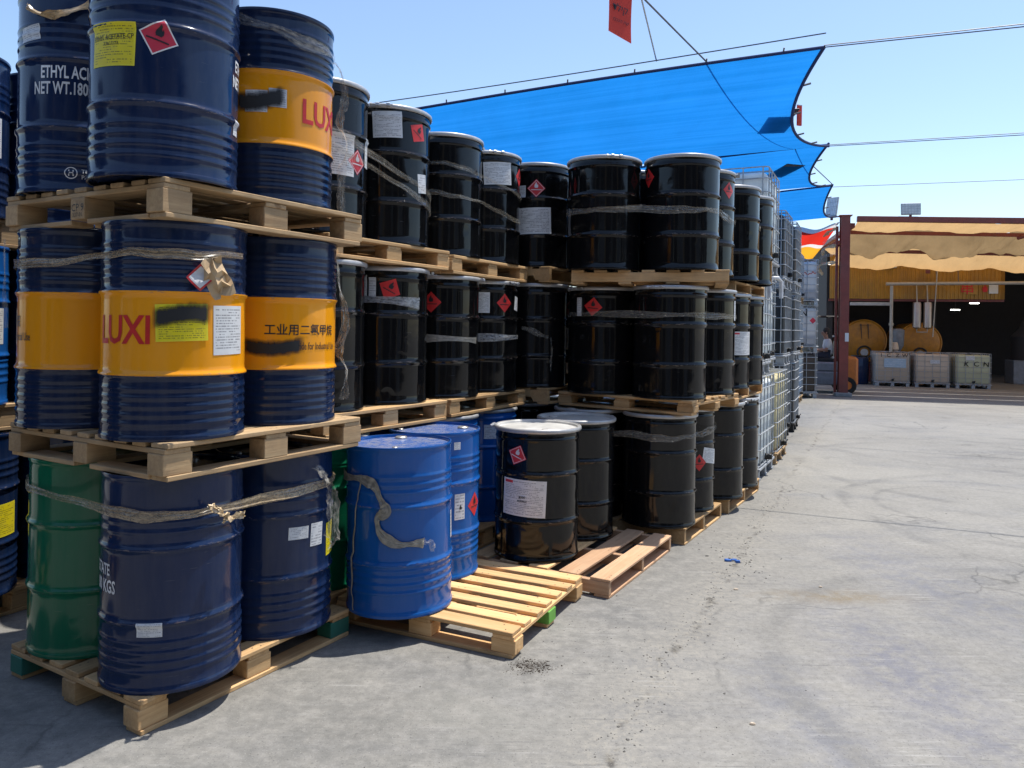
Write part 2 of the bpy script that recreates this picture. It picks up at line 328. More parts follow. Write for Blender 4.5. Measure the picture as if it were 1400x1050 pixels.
    M['lampgrey'] = M_simple('lamp_housing_grey', (.42, .44, .45), .5)
    M['glass'] = M_simple('lamp_glass', (.60, .62, .63), .2)
    M['stone'] = M_simple('grit', (.10, .095, .085), .9)
    M['leaf'] = M_simple('dry_leaf', (.055, .042, .03), .9)
    M['bluescrap'] = M_simple('blue_plastic_scrap', (.015, .12, .45), .5)
    M['concretestep'] = M_simple('concrete_base', (.28, .27, .26), .9)
    M['ground'] = M_ground()
    t = NT('ceiling_lamp_glow'); t.set(Base_Color=(.8, .8, .8), Emission_Color=(1, .97, .9), Emission_Strength=6.0); M['lampglow'] = t.m
mats()

# ------------------------------------------------------------------ mesh helpers
class MB:
    def __init__(s): s.v = []; s.f = []; s.uv = {}
    def box(s, x0, x1, y0, y1, z0, z1, b=0.0):
        n = len(s.v)
        if b <= 0:
            s.v += [(x, y, z) for z in (z0, z1) for y in (y0, y1) for x in (x0, x1)]
            s.f += [tuple(n + i for i in q) for q in ((0, 2, 3, 1), (4, 5, 7, 6), (0, 1, 5, 4), (2, 6, 7, 3), (0, 4, 6, 2), (1, 3, 7, 5))]
        else:   # vertical-edge and horizontal-edge chamfers through a small bmesh
            bm = bmesh.new(); bmesh.ops.create_cube(bm, size=1)
            for v in bm.verts: v.co = ((x0 + x1) / 2 + v.co.x * (x1 - x0), (y0 + y1) / 2 + v.co.y * (y1 - y0), (z0 + z1) / 2 + v.co.z * (z1 - z0))
            bmesh.ops.bevel(bm, geom=bm.edges[:], offset=b, segments=1, affect='EDGES')
            s.add_bm(bm)
        return s
    def add_bm(s, bm):
        n = len(s.v); bm.verts.index_update()
        s.v += [tuple(v.co) for v in bm.verts]; s.f += [tuple(n + v.index for v in f.verts) for f in bm.faces]; bm.free()
    def tube(s, pts, r, seg=6, closed=False, caps=True):
        pts = [Vector(p) for p in pts]; n0 = len(s.v); N = len(pts); up = None
        for i, p in enumerate(pts):
            a = pts[(i - 1) % N] if (closed or i > 0) else p; b = pts[(i + 1) % N] if (closed or i < N - 1) else p
            d = (b - a).normalized()
            if up is None: up = Vector((0, 0, 1)) if abs(d.z) < .9 else Vector((1, 0, 0))
            sx = d.cross(up)
            if sx.length < 1e-4: sx = d.orthogonal()
            sx.normalize(); u = sx.cross(d).normalized(); up = u
            rr = r[i] if hasattr(r, '__len__') else r
            for k in range(seg):
                t = 2 * math.pi * k / seg; q = p + sx * (rr * math.cos(t)) + u * (rr * math.sin(t)); s.v.append(tuple(q))
        for i in range(N if closed else N - 1):
            for k in range(seg):
                a = n0 + i * seg + k; b = n0 + i * seg + (k + 1) % seg; c = n0 + ((i + 1) % N) * seg
                s.f.append((a, b, c + (k + 1) % seg, c + k))
        if caps and not closed:
            s.f.append(tuple(n0 + k for k in reversed(range(seg)))); s.f.append(tuple(n0 + (N - 1) * seg + k for k in range(seg)))
        return s
    def cyl(s, c, r, h, seg=24, axis='z', r2=None):
        c = Vector(c); d = {'z': (0, 0, 1), 'x': (1, 0, 0), 'y': (0, 1, 0)}[axis]
        return s.tube([c, c + Vector(d) * h], [r, r if r2 is None else r2], seg)
    def lathe(s, prof, seg=56, c=(0, 0, 0)):
        n0 = len(s.v); rows = []
        for r, z in prof:
            if r < 1e-6: rows.append([len(s.v)]); s.v.append((c[0], c[1], c[2] + z)); continue
            row = []
            for k in range(seg):
                t = 2 * math.pi * k / seg; row.append(len(s.v)); s.v.append((c[0] + r * math.cos(t), c[1] + r * math.sin(t), c[2] + z))
            rows.append(row)
        for a, b in zip(rows[:-1], rows[1:]):
            for k in range(seg):
                k2 = (k + 1) % seg
                if len(a) == 1 and len(b) == 1: continue
                if len(a) == 1: s.f.append((a[0], b[k2], b[k]))
                elif len(b) == 1: s.f.append((a[k], a[k2], b[0]))
                else: s.f.append((a[k], a[k2], b[k2], b[k]))
        return s
    def grid(s, fn, nu, nv, uv=True):
        n0 = len(s.v)
        for j in range(nv + 1):
            for i in range(nu + 1):
                s.uv[len(s.v)] = (i / nu, j / nv); s.v.append(tuple(fn(i / nu, j / nv)))
        for j in range(nv):
            for i in range(nu):
                a = n0 + j * (nu + 1) + i; s.f.append((a, a + 1, a + nu + 2, a + nu + 1))
        return s
    def mesh(s, name, mat, smooth=False, ang=35):
        me = bpy.data.meshes.new(name); me.from_pydata(s.v, [], s.f); me.materials.append(M[mat] if isinstance(mat, str) else mat)
        if s.uv:
            l = me.uv_layers.new(name='UVMap')
            for lp in me.loops: l.data[lp.index].uv = s.uv.get(lp.vertex_index, (0, 0))
        if smooth:
            me.shade_smooth()
            try: me.set_sharp_from_angle(angle=rad(ang))
            except Exception: pass
        me.update(); return me
    def build(s, name, mat, parent=None, smooth=False, ang=35):
        return put(name, s.mesh(name, mat, smooth, ang), parent)

def put(name, me, parent=None, loc=(0, 0, 0), rot=(0, 0, 0)):
    o = bpy.data.objects.new(name, me); C.objects.link(o)
    if parent is not None: o.parent = parent
    o.location = loc; o.rotation_euler = rot; return o
def tag(o, label, cat, group=None):
    o['label'] = label; o['category'] = cat
    if group: o['group'] = group
    return o
def thing(name, label, cat, loc=(0, 0, 0), rotz=0.0, group=None, rot=None):
    o = bpy.data.objects.new(name, None); C.objects.link(o); o.empty_display_size = .2
    o.location = loc; o.rotation_euler = rot if rot else (0, 0, rotz); return tag(o, label, cat, group)
def struct(o): o['kind'] = 'structure'; return o
def stuff(o): o['kind'] = 'stuff'; return o

_txt = {}
def text_mesh(s, size=1.0, bold=0.0, align='CENTER', sx=1.0):
    key = (s, size, bold, align, sx)
    if key in _txt: return _txt[key]
    cu = bpy.data.curves.new('t', 'FONT'); cu.body = s; cu.size = size; cu.align_x = align; cu.align_y = 'CENTER'; cu.offset = bold * size; cu.resolution_u = 2
    ob = bpy.data.objects.new('t', cu); C.objects.link(ob)
    dg = bpy.context.evaluated_depsgraph_get(); dg.update()
    me = ob.evaluated_get(dg).to_mesh()
    vs = [(v.co.x * sx, v.co.y) for v in me.vertices]; fs = [tuple(p.vertices) for p in me.polygons]
    ob.evaluated_get(dg).to_mesh_clear(); bpy.data.objects.remove(ob); bpy.data.curves.remove(cu)
    _txt[key] = (vs, fs); return vs, fs

def slice_flat(vs, fs, step):
    """cut a flat glyph mesh into narrow strips so it can be bent round a drum"""
    bm = bmesh.new(); bv = [bm.verts.new((x, y, 0)) for x, y in vs]
    for f in fs:
        try: bm.faces.new([bv[i] for i in f])
        except ValueError: pass
    xs = [x for x, _ in vs]; x = min(xs) + step
    while x < max(xs):
        bmesh.ops.bisect_plane(bm, geom=bm.verts[:] + bm.edges[:] + bm.faces[:], plane_co=(x, 0, 0), plane_no=(1, 0, 0)); x += step
    bm.verts.index_update(); v = [(q.co.x, q.co.y) for q in bm.verts]; f = [tuple(k.index for k in p.verts) for p in bm.faces]; bm.free(); return v, f

def flat_text(name, s, mat, parent, loc, rot, size, bold=0.0, align='CENTER', sx=1.0):
    vs, fs = text_mesh(s, size, bold, align, sx); m = MB(); m.v = [(x, y, 0) for x, y in vs]; m.f = fs
    o = m.build(name, mat, parent); o.location = loc; o.rotation_euler = rot; return o

# ------------------------------------------------------------------ ground
g = MB()
def gz(x, y): return 0.0
ext = [-400, -60, -20] + [-8 + i for i in range(37)] + [40, 80, 400]
for yy in ext:
    for xx in ext: g.v.append((xx, yy, 0.0))
n = len(ext)
for j in range(n - 1):
    for i in range(n - 1): g.f.append((j * n + i, j * n + i + 1, (j + 1) * n + i + 1, (j + 1) * n + i))
struct(g.build('ground', 'ground'))

# ------------------------------------------------------------------ pallets
_bm = {}
def board_mesh(L, w, t, mat, b=.003):
    k = (round(L, 3), round(w, 3), round(t, 3), mat)
    if k not in _bm:
        q = MB().box(-L / 2, L / 2, -w / 2, w / 2, -t / 2, t / 2, b); nb = len(q.f)
        if L > .9 and .08 < w < .16 and t < .03:     # nail heads over the stringers
            for x in (-L / 2 + .05, -L / 2 + .085, -.02, .02, L / 2 - .085, L / 2 - .05):
                y = (w * .28) * (1 if int(abs(x) * 1000) % 2 else -1) + random.uniform(-.008, .008); n0 = len(q.v)
                q.v += [(x + .0045 * math.cos(a * 1.0472), y + .0045 * math.sin(a * 1.0472), t / 2 + .0006) for a in range(6)]; q.f.append(tuple(n0 + a for a in range(6)))
        me = q.mesh('board', mat)
        if len(q.f) > nb:
            me.materials.append(M['nail'])
            for f in range(nb, len(q.f)): me.polygons[f].material_index = 1
        _bm[k] = me
    return _bm[k]
def board(name, par, L, w, t, mat, x, y, z, along='x', jit=.004):
    rz = (0 if along == 'x' else math.pi / 2) + random.uniform(-.006, .006)
    return put(name, board_mesh(L, w, t, mat), par, (x + random.uniform(-jit, jit), y + random.uniform(-jit, jit), z), (0, 0, rz))
def block_pallet(label, loc, head, L=1.2, W=1.0, h=.144, nd=7, wood='wood', perim=False, group='wooden pallets under the drum stacks', paint=None, dw=None):
    """deck boards along local x"""
    p = thing('wooden_pallet', label, 'pallet', loc, head, group)
    t = .021; hb = h - 3 * t; paint = paint or {}
    dw = dw or (.10 if nd >= 7 else .125)
    for i in range(nd):
        wi = dw + (.02 if i in (0, nd - 1) else 0)
        y = -W / 2 + wi / 2 + i * (W - dw - .02) / (nd - 1) if i < nd - 1 else W / 2 - wi / 2
        board('deck_board', p, L - random.choice((0, .006, .012)), wi, t, wood, 0, y, h - t / 2)
    for i, x in enumerate((-L / 2 + .062, 0, L / 2 - .062)):
        board('stringer_board', p, W - .012, .12, t, paint.get(('s', i), wood), x, 0, h - 1.5 * t - .0008, 'y', 0)
        for j, y in enumerate((-W / 2 + .058, 0, W / 2 - .058)):
            board('block', p, .135 if x else .14, .10, hb, paint.get((i, j), wood), x, y, t + hb / 2, 'x', .003)
    if perim:
        for y in (-W / 2 + .052, 0, W / 2 - .052): board('bottom_board', p, L - (.02 if y else .21), .10, t, wood, 0, y, t / 2, 'x', .002)
        for x in (-L / 2 + .055, L / 2 - .055):
            for y0, y1 in ((-W / 2 + .108, -.056), (.056, W / 2 - .108)): board('bottom_board', p, y1 - y0, .10, t, wood, x, (y0 + y1) / 2, t / 2, 'y', 0)
    else:
        for j, y in enumerate((-W / 2 + .052, 0, W / 2 - .052)): board('bottom_board', p, L - .008, .10, t, wood, 0, y, t / 2, 'x', .002)
    return p
def stringer_pallet(label, loc, head, L=1.2, W=1.0, h=.13, nd=7, wood='wood', notch=True, group='wooden pallets under the drum stacks', dw=.1, deckmats=None):
    """deck boards along local x, three upright stringers along local y"""
    p = thing('wooden_pallet', label, 'pallet', loc, head, group); t = .018; hs = h - 2 * t
    for i in range(nd):
        y = -W / 2 + dw / 2 + i * (W - dw) / (nd - 1)
        board('deck_board', p, L - random.choice((0, .006)), dw, t, (deckmats[i % len(deckmats)] if deckmats else wood), 0, y, h - t / 2)
    for i in range(4):
        y = -W / 2 + .05 + i * (W - .1) / 3; board('bottom_board', p, L - .004, .10, t, wood, 0, y, t / 2)
    for x in (-L / 2 + .02, 0, L / 2 - .02):
        m = MB(); hw = .02
        if notch:
            a, nw, nh = W / 2, .22, .038; y1, y2 = -W * .28, W * .28; z0 = t + .0006; z1 = z0 + hs - .0012
            prof = [(-a, z0), (y1 - nw / 2, z0), (y1 - nw / 2 + .02, z0 + nh), (y1 + nw / 2 - .02, z0 + nh), (y1 + nw / 2, z0), (y2 - nw / 2, z0), (y2 - nw / 2 + .02, z0 + nh), (y2 + nw / 2 - .02, z0 + nh), (y2 + nw / 2, z0), (a, z0), (a, z1), (-a, z1)]
            bm = bmesh.new(); lo = [bm.verts.new((-hw, y, z)) for y, z in prof]; hi = [bm.verts.new((hw, y, z)) for y, z in prof]
            bm.faces.new(lo[::-1]); bm.faces.new(hi); k = len(prof)
            for q in range(k): bm.faces.new((lo[q], lo[(q + 1) % k], hi[(q + 1) % k], hi[q]))
            m.add_bm(bm); o = m.build('stringer', wood, p); o.location = (x, 0, 0)
        else: board('stringer', p, W - .004, .04, hs - .001, wood, x, 0, t + hs / 2, 'y', 0)
    return p

def stamp(par, s, loc, rot, size=.05):
    return flat_text('stamp', s, 'ink', par, loc, rot, size)

# ------------------------------------------------------------------ drums
R0 = .286
KIND = {   # hoops (z, amp, width), corrugations, height, open lid
 'navy': dict(H=.885, hoops=[.285, .585], cor=[.085, .125, .165, .205, .655, .695, .735], paint='navy'),
 'luxi': dict(H=.885, hoops=[.265, .600], cor=[.07, .105, .14, .175, .21, .655, .69, .725, .76, .795], paint='luxi'),
 'green': dict(H=.885, hoops=[.30, .595], cor=[], paint='green'),
 'blue': dict(H=.885, hoops=[.275, .575], cor=[.13, .17, .21, .245, .65, .69, .73], paint='blue'),
 'bluering': dict(H=.88, hoops=[.265, .58], cor=[], paint='blue', open=True),
 'black': dict(H=.88, hoops=[.265, .575], cor=[], paint='black', open=True),
 'green_open': dict(H=.88, hoops=[.275, .58], cor=[.70, .72], paint='green', open=True),
}
def radial(k, z):
    d = KIND[k]; r = R0
    for h in d['hoops']: r += .0098 * math.exp(-((z - h) / .0125) ** 2)
    for c in d['cor']: r += .0042 * math.exp(-((z - c) / .0095) ** 2)
    if d.get('open'): r += .0055 * math.exp(-((z - .80) / .012) ** 2)
    return r
_dm = {}
def drum_meshes(k):
    if k in _dm: return _dm[k]
    d = KIND[k]; H = d['H']; op = d.get('open'); top = .842 if op else H - .024
    zs = {.026, top}
    for h in d['hoops'] + ([.80] if op else []): zs |= {round(h + q, 4) for q in (-.034, -.022, -.015, -.010, -.005, 0, .005, .010, .015, .022, .034)}
    for c in d['cor']: zs |= {round(c + q, 4) for q in (-.019, -.012, -.006, 0, .006, .012, .019)}
    z = .06
    while z < top: zs.add(round(z, 4)); z += .06
    zs = sorted(q for q in zs if .026 <= q <= top)
    prof = [(0, .014), (.280, .014), (.281, 0), (.2895, 0), (.2905, .003), (.2905, .018), (.2875, .023)] + [(radial(k, q), q) for q in zs]
    res = {}
    if not op:
        prof += [(.2875, H - .021), (.2905, H - .016), (.2905, H - .003), (.2890, H), (.2825, H), (.2815, H - .004), (.2805, H - .018)]
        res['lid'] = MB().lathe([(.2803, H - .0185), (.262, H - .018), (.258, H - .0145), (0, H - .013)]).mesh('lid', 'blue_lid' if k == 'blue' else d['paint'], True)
        res['bung'] = MB().lathe([(.036, 0), (.036, .008), (.03, .013), (.012, .013), (.010, .009), (0, .009)], 20).mesh('bung', 'bung', True)
        res['cap'] = MB().lathe([(.016, 0), (.016, .008), (.013, .011), (0, .011)], 14).mesh('bung', 'bung', True)
    else:
        prof += [(.2865, .846), (.290, .852), (.286, .858), (.281, .858)]
        res['lid'] = MB().lathe([(.287, .868), (.281, .8695), (.276, .866), (.272, .853), (.262, .851), (.256, .8545), (0, .857)]).mesh('lid', 'lidwhite', True)
        ring = [(.2855, .845), (.2935, .843), (.2985, .847), (.3005, .857), (.2985, .868), (.292, .873), (.284, .873), (.2805, .869), (.2815, .864), (.2855, .860)]
        res['lid_ring'] = MB().lathe(ring + ring[:1]).mesh('lid_ring', 'ringgrey', True, 60)
        b = MB(); b.box(.299, .328, -.045, -.02, .848, .868, .003); b.box(.299, .328, .02, .045, .848, .868, .003); b.tube([(.317, -.075, .858), (.317, .06, .858)], .006, 8); b.tube([(.317, -.08, .858), (.317, -.066, .858)], .011, 6)
        res['ring_bolt'] = b.mesh('ring_bolt', 'zinc', True)
        res['bung'] = MB().lathe([(.036, 0), (.036, .008), (.03, .012), (.012, .012), (.010, .008), (0, .008)], 20).mesh('bung', 'lidwhite', True)
    res['body'] = MB().lathe(prof, 64).mesh('body', d['paint'], True, 40)
    _dm[k] = res; return res

DR = {}
def drum(key, kind, x, y, z, label, group=None, tilt=None, bolt=None):
    o = thing('steel_drum', label, 'drum', (x, y, z), 0, group, rot=tilt); m = drum_meshes(kind); H = KIND[kind]['H']
    a = random.uniform(0, 6.28) if bolt is None else rad(bolt)
    put('body', m['body'], o); l = put('lid', m['lid'], o)
    if 'lid_ring' in m:
        r = put('lid_ring', m['lid_ring'], o); put('ring_bolt', m['ring_bolt'], r, (0, 0, 0), (0, 0, a)); zb = .855
        put('bung', m['bung'], l, (.19 * math.cos(a + 2), .19 * math.sin(a + 2), zb))
    else:
        put('bung', m['bung'], l, (.19 * math.cos(a), .19 * math.sin(a), H - .0142)); put('bung', m['cap'], l, (.21 * math.cos(a + 3.1), .21 * math.sin(a + 3.1), H - .0145))
    DR[key] = (o, kind); return o

def wrap(kind, ang, z0, u, v, off):
    a = rad(ang) + u / R0; r = radial(kind, z0 + v) + off; return (r * math.cos(a), r * math.sin(a), z0 + v)
def decal(key, name, mat, ang, z, w, h, roll=0, off=.0016, parent=None, nu=14, nv=12, label=None):
    o, k = DR[key]; c, s = math.cos(rad(roll)), math.sin(rad(roll))
    def fn(i, j):
        u, v = (i - .5) * w, (j - .5) * h; return wrap(k, ang, z, u * c - v * s, u * s + v * c, off)
    p = MB().grid(fn, nu, nv).build(name, mat, parent or o, True, 80)
    if label: p['label'] = label
    return p
FLAME = [(-.16, -.28), (.16, -.28), (.24, -.12), (.21, .06), (.12, .20), (.13, .06), (.05, .14), (.06, .30), (-.04, .42), (-.03, .22), (-.12, .10), (-.14, .20), (-.22, .04), (-.24, -.14)]
def drum_poly(key, name, mat, ang, z, pts, scale, roll, parent, off=.0034, dv=0):
    o, k = DR[key]; c, q = math.cos(rad(roll)), math.sin(rad(roll)); m = MB()
    bm = bmesh.new(); bm.faces.new([bm.verts.new((x * scale, y * scale + dv, 0)) for x, y in pts]); bmesh.ops.triangulate(bm, faces=bm.faces[:])
    bm.verts.index_update(); vs = [(v.co.x, v.co.y) for v in bm.verts]; fs = [tuple(v.index for v in f.verts) for f in bm.faces]; bm.free()
    vs, fs = slice_flat(vs, fs, .010)
    m.v = [wrap(k, ang, z, x * c - y * q, x * q + y * c, off) for x, y in vs]; m.f = fs; return m.build(name, mat, parent)
def hazard(key, ang, z, side, roll=45, mat='redi', ink='inkwhite'):
    p = decal(key, 'hazard_label', mat, ang, z, side, side, roll)
    fr = 0 if roll == 45 else roll - 45 if roll > 0 else roll + 45
    up = roll + 45 if roll < 0 else roll - 45
    drum_poly(key, 'flame', ink, ang, z, FLAME, side * .62, up, p, dv=side * .20)
    drum_poly(key, 'print', ink, ang, z, [(-.5, -.035), (.5, -.035), (.5, .035), (-.5, .035)], side * .8, up, p, dv=-side * .12)
    return p
def drum_text(key, s, mat, ang, z, size, align='CENTER', bold=.0, sx=1.0, off=.0018, parent=None, name='lettering', roll=0):
    o, k = DR[key]; vs, fs = text_mesh(s, size, bold, align, sx); vs, fs = slice_flat(vs, fs, .014); m = MB()
    c, q = math.cos(rad(roll)), math.sin(rad(roll))
    m.v = [wrap(k, ang, z, x * c - y * q, x * q + y * c, off) for x, y in vs]; m.f = fs; return m.build(name, mat, parent or o)
def smooth_path(pts, n):
    out = []
    for i in range(len(pts) - 1):
        p0, p1, p2, p3 = (Vector(pts[max(i - 1, 0)]), Vector(pts[i]), Vector(pts[i + 1]), Vector(pts[min(i + 2, len(pts) - 1)]))
        for j in range(n):
            t = j / n; out.append(.5 * ((2 * p1) + (p2 - p0) * t + (2 * p0 - 5 * p1 + 4 * p2 - p3) * t * t + (-p0 + 3 * p1 - 3 * p2 + p3) * t ** 3))
    out.append(Vector(pts[-1])); return out
def ribbon(name, mat, pts, side, parent=None, cross=7, thick=0.0, crease=0.0, pleat=.0035):
    """pts: centre points, side: half-width vectors; long pleats and small creases are modelled"""
    m = MB(); n = len(pts); L = 0; ls = [0]
    for a, b in zip(pts[:-1], pts[1:]): L += (b - a).length; ls.append(L)
    ph = [random.uniform(0, 6.3) for _ in range(cross + 1)]; fr = [random.uniform(5, 14) for _ in range(cross + 1)]
    for i, (p, s) in enumerate(zip(pts, side)):
        d = (pts[min(i + 1, n - 1)] - pts[max(i - 1, 0)]).normalized(); nr = s.cross(d)
        if nr.length > 1e-9: nr.normalize()
        if nr.dot(Vector((p.x, p.y, 0))) < 0 and parent is None and False: nr = -nr
        for j in range(cross + 1):
            t = j / cross * 2 - 1 + .10 * math.sin(ls[i] * fr[j] + ph[j]) * (1 if 0 < j < cross else .7)
            q = p + s * t + nr * (pleat * ((-1) ** j) * (.6 + .6 * math.sin(ls[i] * fr[j] * .6 + ph[j])))
            if crease: q = q + Vector((random.uniform(-crease, crease), random.uniform(-crease, crease), random.uniform(-crease, crease)))
            m.uv[len(m.v)] = (ls[i] * 2.0, j / cross); m.v.append(tuple(q))
    for i in range(n - 1):
        for j in range(cross):
            a = i * (cross + 1) + j; m.f.append((a, a + 1, a + cross + 2, a + cross + 1))
    return m.build(name, mat, parent, True, 45)
def drum_band(key, mat, path, w, label, cat='strap', off=.006, name='plastic_strap', n=8, top=True, group=None, wv=.006):
    """a strap lying on a drum, path of (angle, z)"""
    o, k = DR[key]; pts = smooth_path([(a, z, 0) for a, z in path], n); P = []; Sd = []; ph = random.uniform(0, 9)
    for i, q in enumerate(pts):
        zz = q.y + wv * math.sin(i * .5 + ph); r = max(radial(k, zz + d) for d in (-.02, 0, .02)) + off + .002 * math.sin(i * 1.3)
        P.append(Vector((r * math.cos(rad(q.x)), r * math.sin(rad(q.x)), zz)))
    for i in range(len(P)):
        d = (P[min(i + 1, len(P) - 1)] - P[max(i - 1, 0)]).normalized(); nr = Vector((P[i].x, P[i].y, 0)).normalized()
        Sd.append(nr.cross(d).normalized() * (w / 2) * (.8 + .3 * math.sin(i * .31 + ph)))
    m = ribbon(name, mat, P, Sd, None if top else o, crease=.0008, pleat=.0014)
    if top: m.location = o.location; m.rotation_euler = o.rotation_euler; tag(m, label, cat, group)
    return m
def hull_band(keys, z, w, mat, label, cat='strap', a0=None, a1=None, slope=(0, 0), wob=.006, off=.012, name='plastic_strap', group=None):
    """film wound round the outside of several drums; slope tilts it across x / y"""
    pts = []
    for kq in keys:
        o, k = DR[kq]
        for i in range(72):
            t = i / 72 * 2 * math.pi; pts.append((o.location.x + (R0 + off) * math.cos(t), o.location.y + (R0 + off) * math.sin(t)))
    pts = sorted(set(pts))
    def half(ps):
        h = []
        for p in ps:
            while len(h) >= 2 and (h[-1][0] - h[-2][0]) * (p[1] - h[-2][1]) - (h[-1][1] - h[-2][1]) * (p[0] - h[-2][0]) <= 0: h.pop()
            h.append(p)
        return h
    H = half(pts)[:-1] + half(pts[::-1])[:-1]; cx = sum(p[0] for p in H) / len(H); cy = sum(p[1] for p in H) / len(H)
    P = []
    for i, p in enumerate(H):
        q = H[(i + 1) % len(H)]; n = max(1, int(math.hypot(q[0] - p[0], q[1] - p[1]) / .05))
        for j in range(n): P.append((p[0] + (q[0] - p[0]) * j / n, p[1] + (q[1] - p[1]) * j / n))
    P.append(P[0])
    if a0 is not None:
        def ok(p): a = math.degrees(math.atan2(p[1] - cy, p[0] - cx)); return a0 <= a <= a1
        P = sorted([p for p in P if ok(p)], key=lambda p: math.atan2(p[1] - cy, p[0] - cx))
    ph = random.uniform(0, 9); zb = DR[keys[0]][0].location.z + z
    V = []; Sd = []
    for i, (x, y) in enumerate(P):
        zz = zb + slope[0] * (x - cx) + slope[1] * (y - cy) + wob * math.sin(i * .33 + ph) + wob * .6 * math.sin(i * .91 + ph)
        V.append(Vector((x, y, zz))); Sd.append(Vector((0, 0, w / 2 * (.85 + .25 * math.sin(i * .27 + ph)))))
    m = ribbon(name, mat, V, Sd, crease=.0012); return tag(m, label, cat, group)
def hang(mat, pts, w, label, cat='strap', twist=1.2, name='plastic_strap', n=8, side0=Vector((1, -.3, 0)), crease=.002):
    P = smooth_path(pts, n); Sd = []
    for i in range(len(P)):
        d = (P[min(i + 1, len(P) - 1)] - P[max(i - 1, 0)]).normalized(); s = side0 - d * side0.dot(d); s.normalize()
        s = Quaternion(d, twist * math.sin(i * .25)) @ s; Sd.append(s * (w / 2) * (.75 + .4 * math.sin(i * .45) ** 2))
    return tag(ribbon(name, mat, P, Sd, crease=crease), label, cat)

# ================================================================== NEAR STACK (navy, yellow-banded and green drums)
H60 = rad(60)
pA = block_pallet('worn block pallet on the ground, teal painted corner, carrying the green drum', (-1.58, 3.80, 0), rad(59), 1.2, 1.0, .144, 7, 'wood', paint={(0, 2): 'teal', (2, 0): 'teal', ('s', 2): 'wood'})
pAm = block_pallet('weathered pallet carrying the yellow-banded drums above the green drum', (-1.555, 3.745, 1.029), rad(60), 1.14, 1.14, .150, 9, 'woodold', True, dw=.085)
pAt = block_pallet('weathered pallet stamped CP 9 under the lettered navy drums', (-1.555, 3.70, 2.064), rad(60), 1.14, 1.14, .156, 9, 'woodold', True, dw=.085)
stamp(pAt, 'CP 9', (-.57 - .0035, .0, .070), (rad(90), 0, rad(-90)), .045)
stamp(pAt, '337-01', (-.57 - .0035, .0, .040), (rad(90), 0, rad(-90)), .026)
stamp(pAm, 'CP 9', (-.57 - .0035, -.512, .075), (rad(90), 0, rad(-90)), .032)
zA = (.1445, 1.1795, 2.2205)
gA = 'drums on the near stack'
drum('AB0', 'navy', -1.482, 3.36, zA[0], 'navy drum lettered KGS on the ground pallet, at the pallet corner beside the green drum', gA)
drum('AB1', 'navy', -1.206, 3.905, zA[0], 'navy drum with torn white and pale blue stickers on the ground pallet', gA)
drum('AB2', 'green', -1.985, 3.67, zA[0], 'dark green drum with two hoops beside the navy drums on the ground pallet', gA)
drum('AB3', 'navy', -1.709, 4.215, zA[0], 'plain navy drum behind the green drum on the ground pallet', gA)
drum('AM0', 'luxi', -1.463, 3.30, zA[1], 'yellow-banded navy drum with sprayed-over yellow label and red lettering', gA)
drum('AM1', 'luxi', -1.185, 3.83, zA[1], 'yellow-banded navy drum with black Chinese lettering sprayed over', gA)
drum('AM2', 'luxi', -2.02, 3.62, zA[1], 'yellow-banded navy drum above the green drum, end of black lettering showing', gA)
drum('AM3', 'luxi', -1.742, 4.15, zA[1], 'yellow-banded navy drum at the hidden back corner of its pallet', gA)
drum('AT0', 'navy', -1.474, 3.20, zA[2], 'navy drum with yellow label and tilted red hazard sticker, on the topmost pallet', gA)
drum('AT1', 'luxi', -1.20, 3.755, zA[2], 'yellow-banded drum on the topmost pallet beside the navy lettered drums', gA)
drum('AT2', 'navy', -2.02, 3.60, zA[2], 'navy drum lettered ETHYL in white on the topmost pallet', gA)
drum('AT3', 'navy', -1.746, 4.155, zA[2], 'navy drum at the hidden back corner of the topmost pallet', gA)
# second stack, further along to the side
for i, (z, w) in enumerate(((0, 'wood'), (1.029, 'woodold'), (2.064, 'woodold'))):
    block_pallet(('pallet on the ground behind the green drum, under the navy drum with yellow label', 'pallet under the bright blue drum beside the yellow-banded drums', 'topmost pallet of the stack beside the lettered navy drums')[i], (-3.34 + (.09 if i == 0 else 0), 4.62, z), H60, 1.14, 1.14, (.144, .150, .156)[i], 8, w, i > 0)
for i, (kk, x) in enumerate((('navy', -3.06), ('blue', -3.13), ('blue', -3.14))):
    lb = ('navy drum with yellow label standing behind the green drum', 'bright blue drum with white label beside the yellow-banded drums', 'dark blue drum with white label beside the ETHYL lettered drum')[i]
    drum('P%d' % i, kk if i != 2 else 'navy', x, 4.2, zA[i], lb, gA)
    for j, (dx, dy) in enumerate(((-.525, .30), (.30, .525), (-.225, .825))):
        drum('P%d%d' % (i, j), 'navy', x + dx, 4.2 + dy, zA[i], ('plain navy drum behind the green drum and the yellow-labelled one', 'navy drum showing as a sliver between blue and yellow-banded drums', 'plain navy drum behind the ETHYL lettered drum, on the neighbouring top pallet')[i] if j == 1 else 'plain navy drum of the unseen stack added to block sky light', gA if j == 1 else 'hidden back drums')
# unseen stack, added left of the row to block sky light
for i in range(3):
    block_pallet('pallet of the added out-of-view navy stack, %s' % ('on the ground', 'between its lower drums', 'under its highest drums')[i], (-4.15, 2.75, (0, 1.029, 2.064)[i]), H60, 1.14, 1.14, (.144, .150, .156)[i], 8, 'woodold', i > 0)
    for j, (dx, dy) in enumerate(((.11, -.41), (.41, .11), (-.41, -.11), (-.11, .41))): drum('Q%d%d' % (i, j), 'navy', -4.15 + dx, 2.75 + dy, zA[i], 'plain navy drum of the unseen stack added to block sky light', 'hidden back drums')
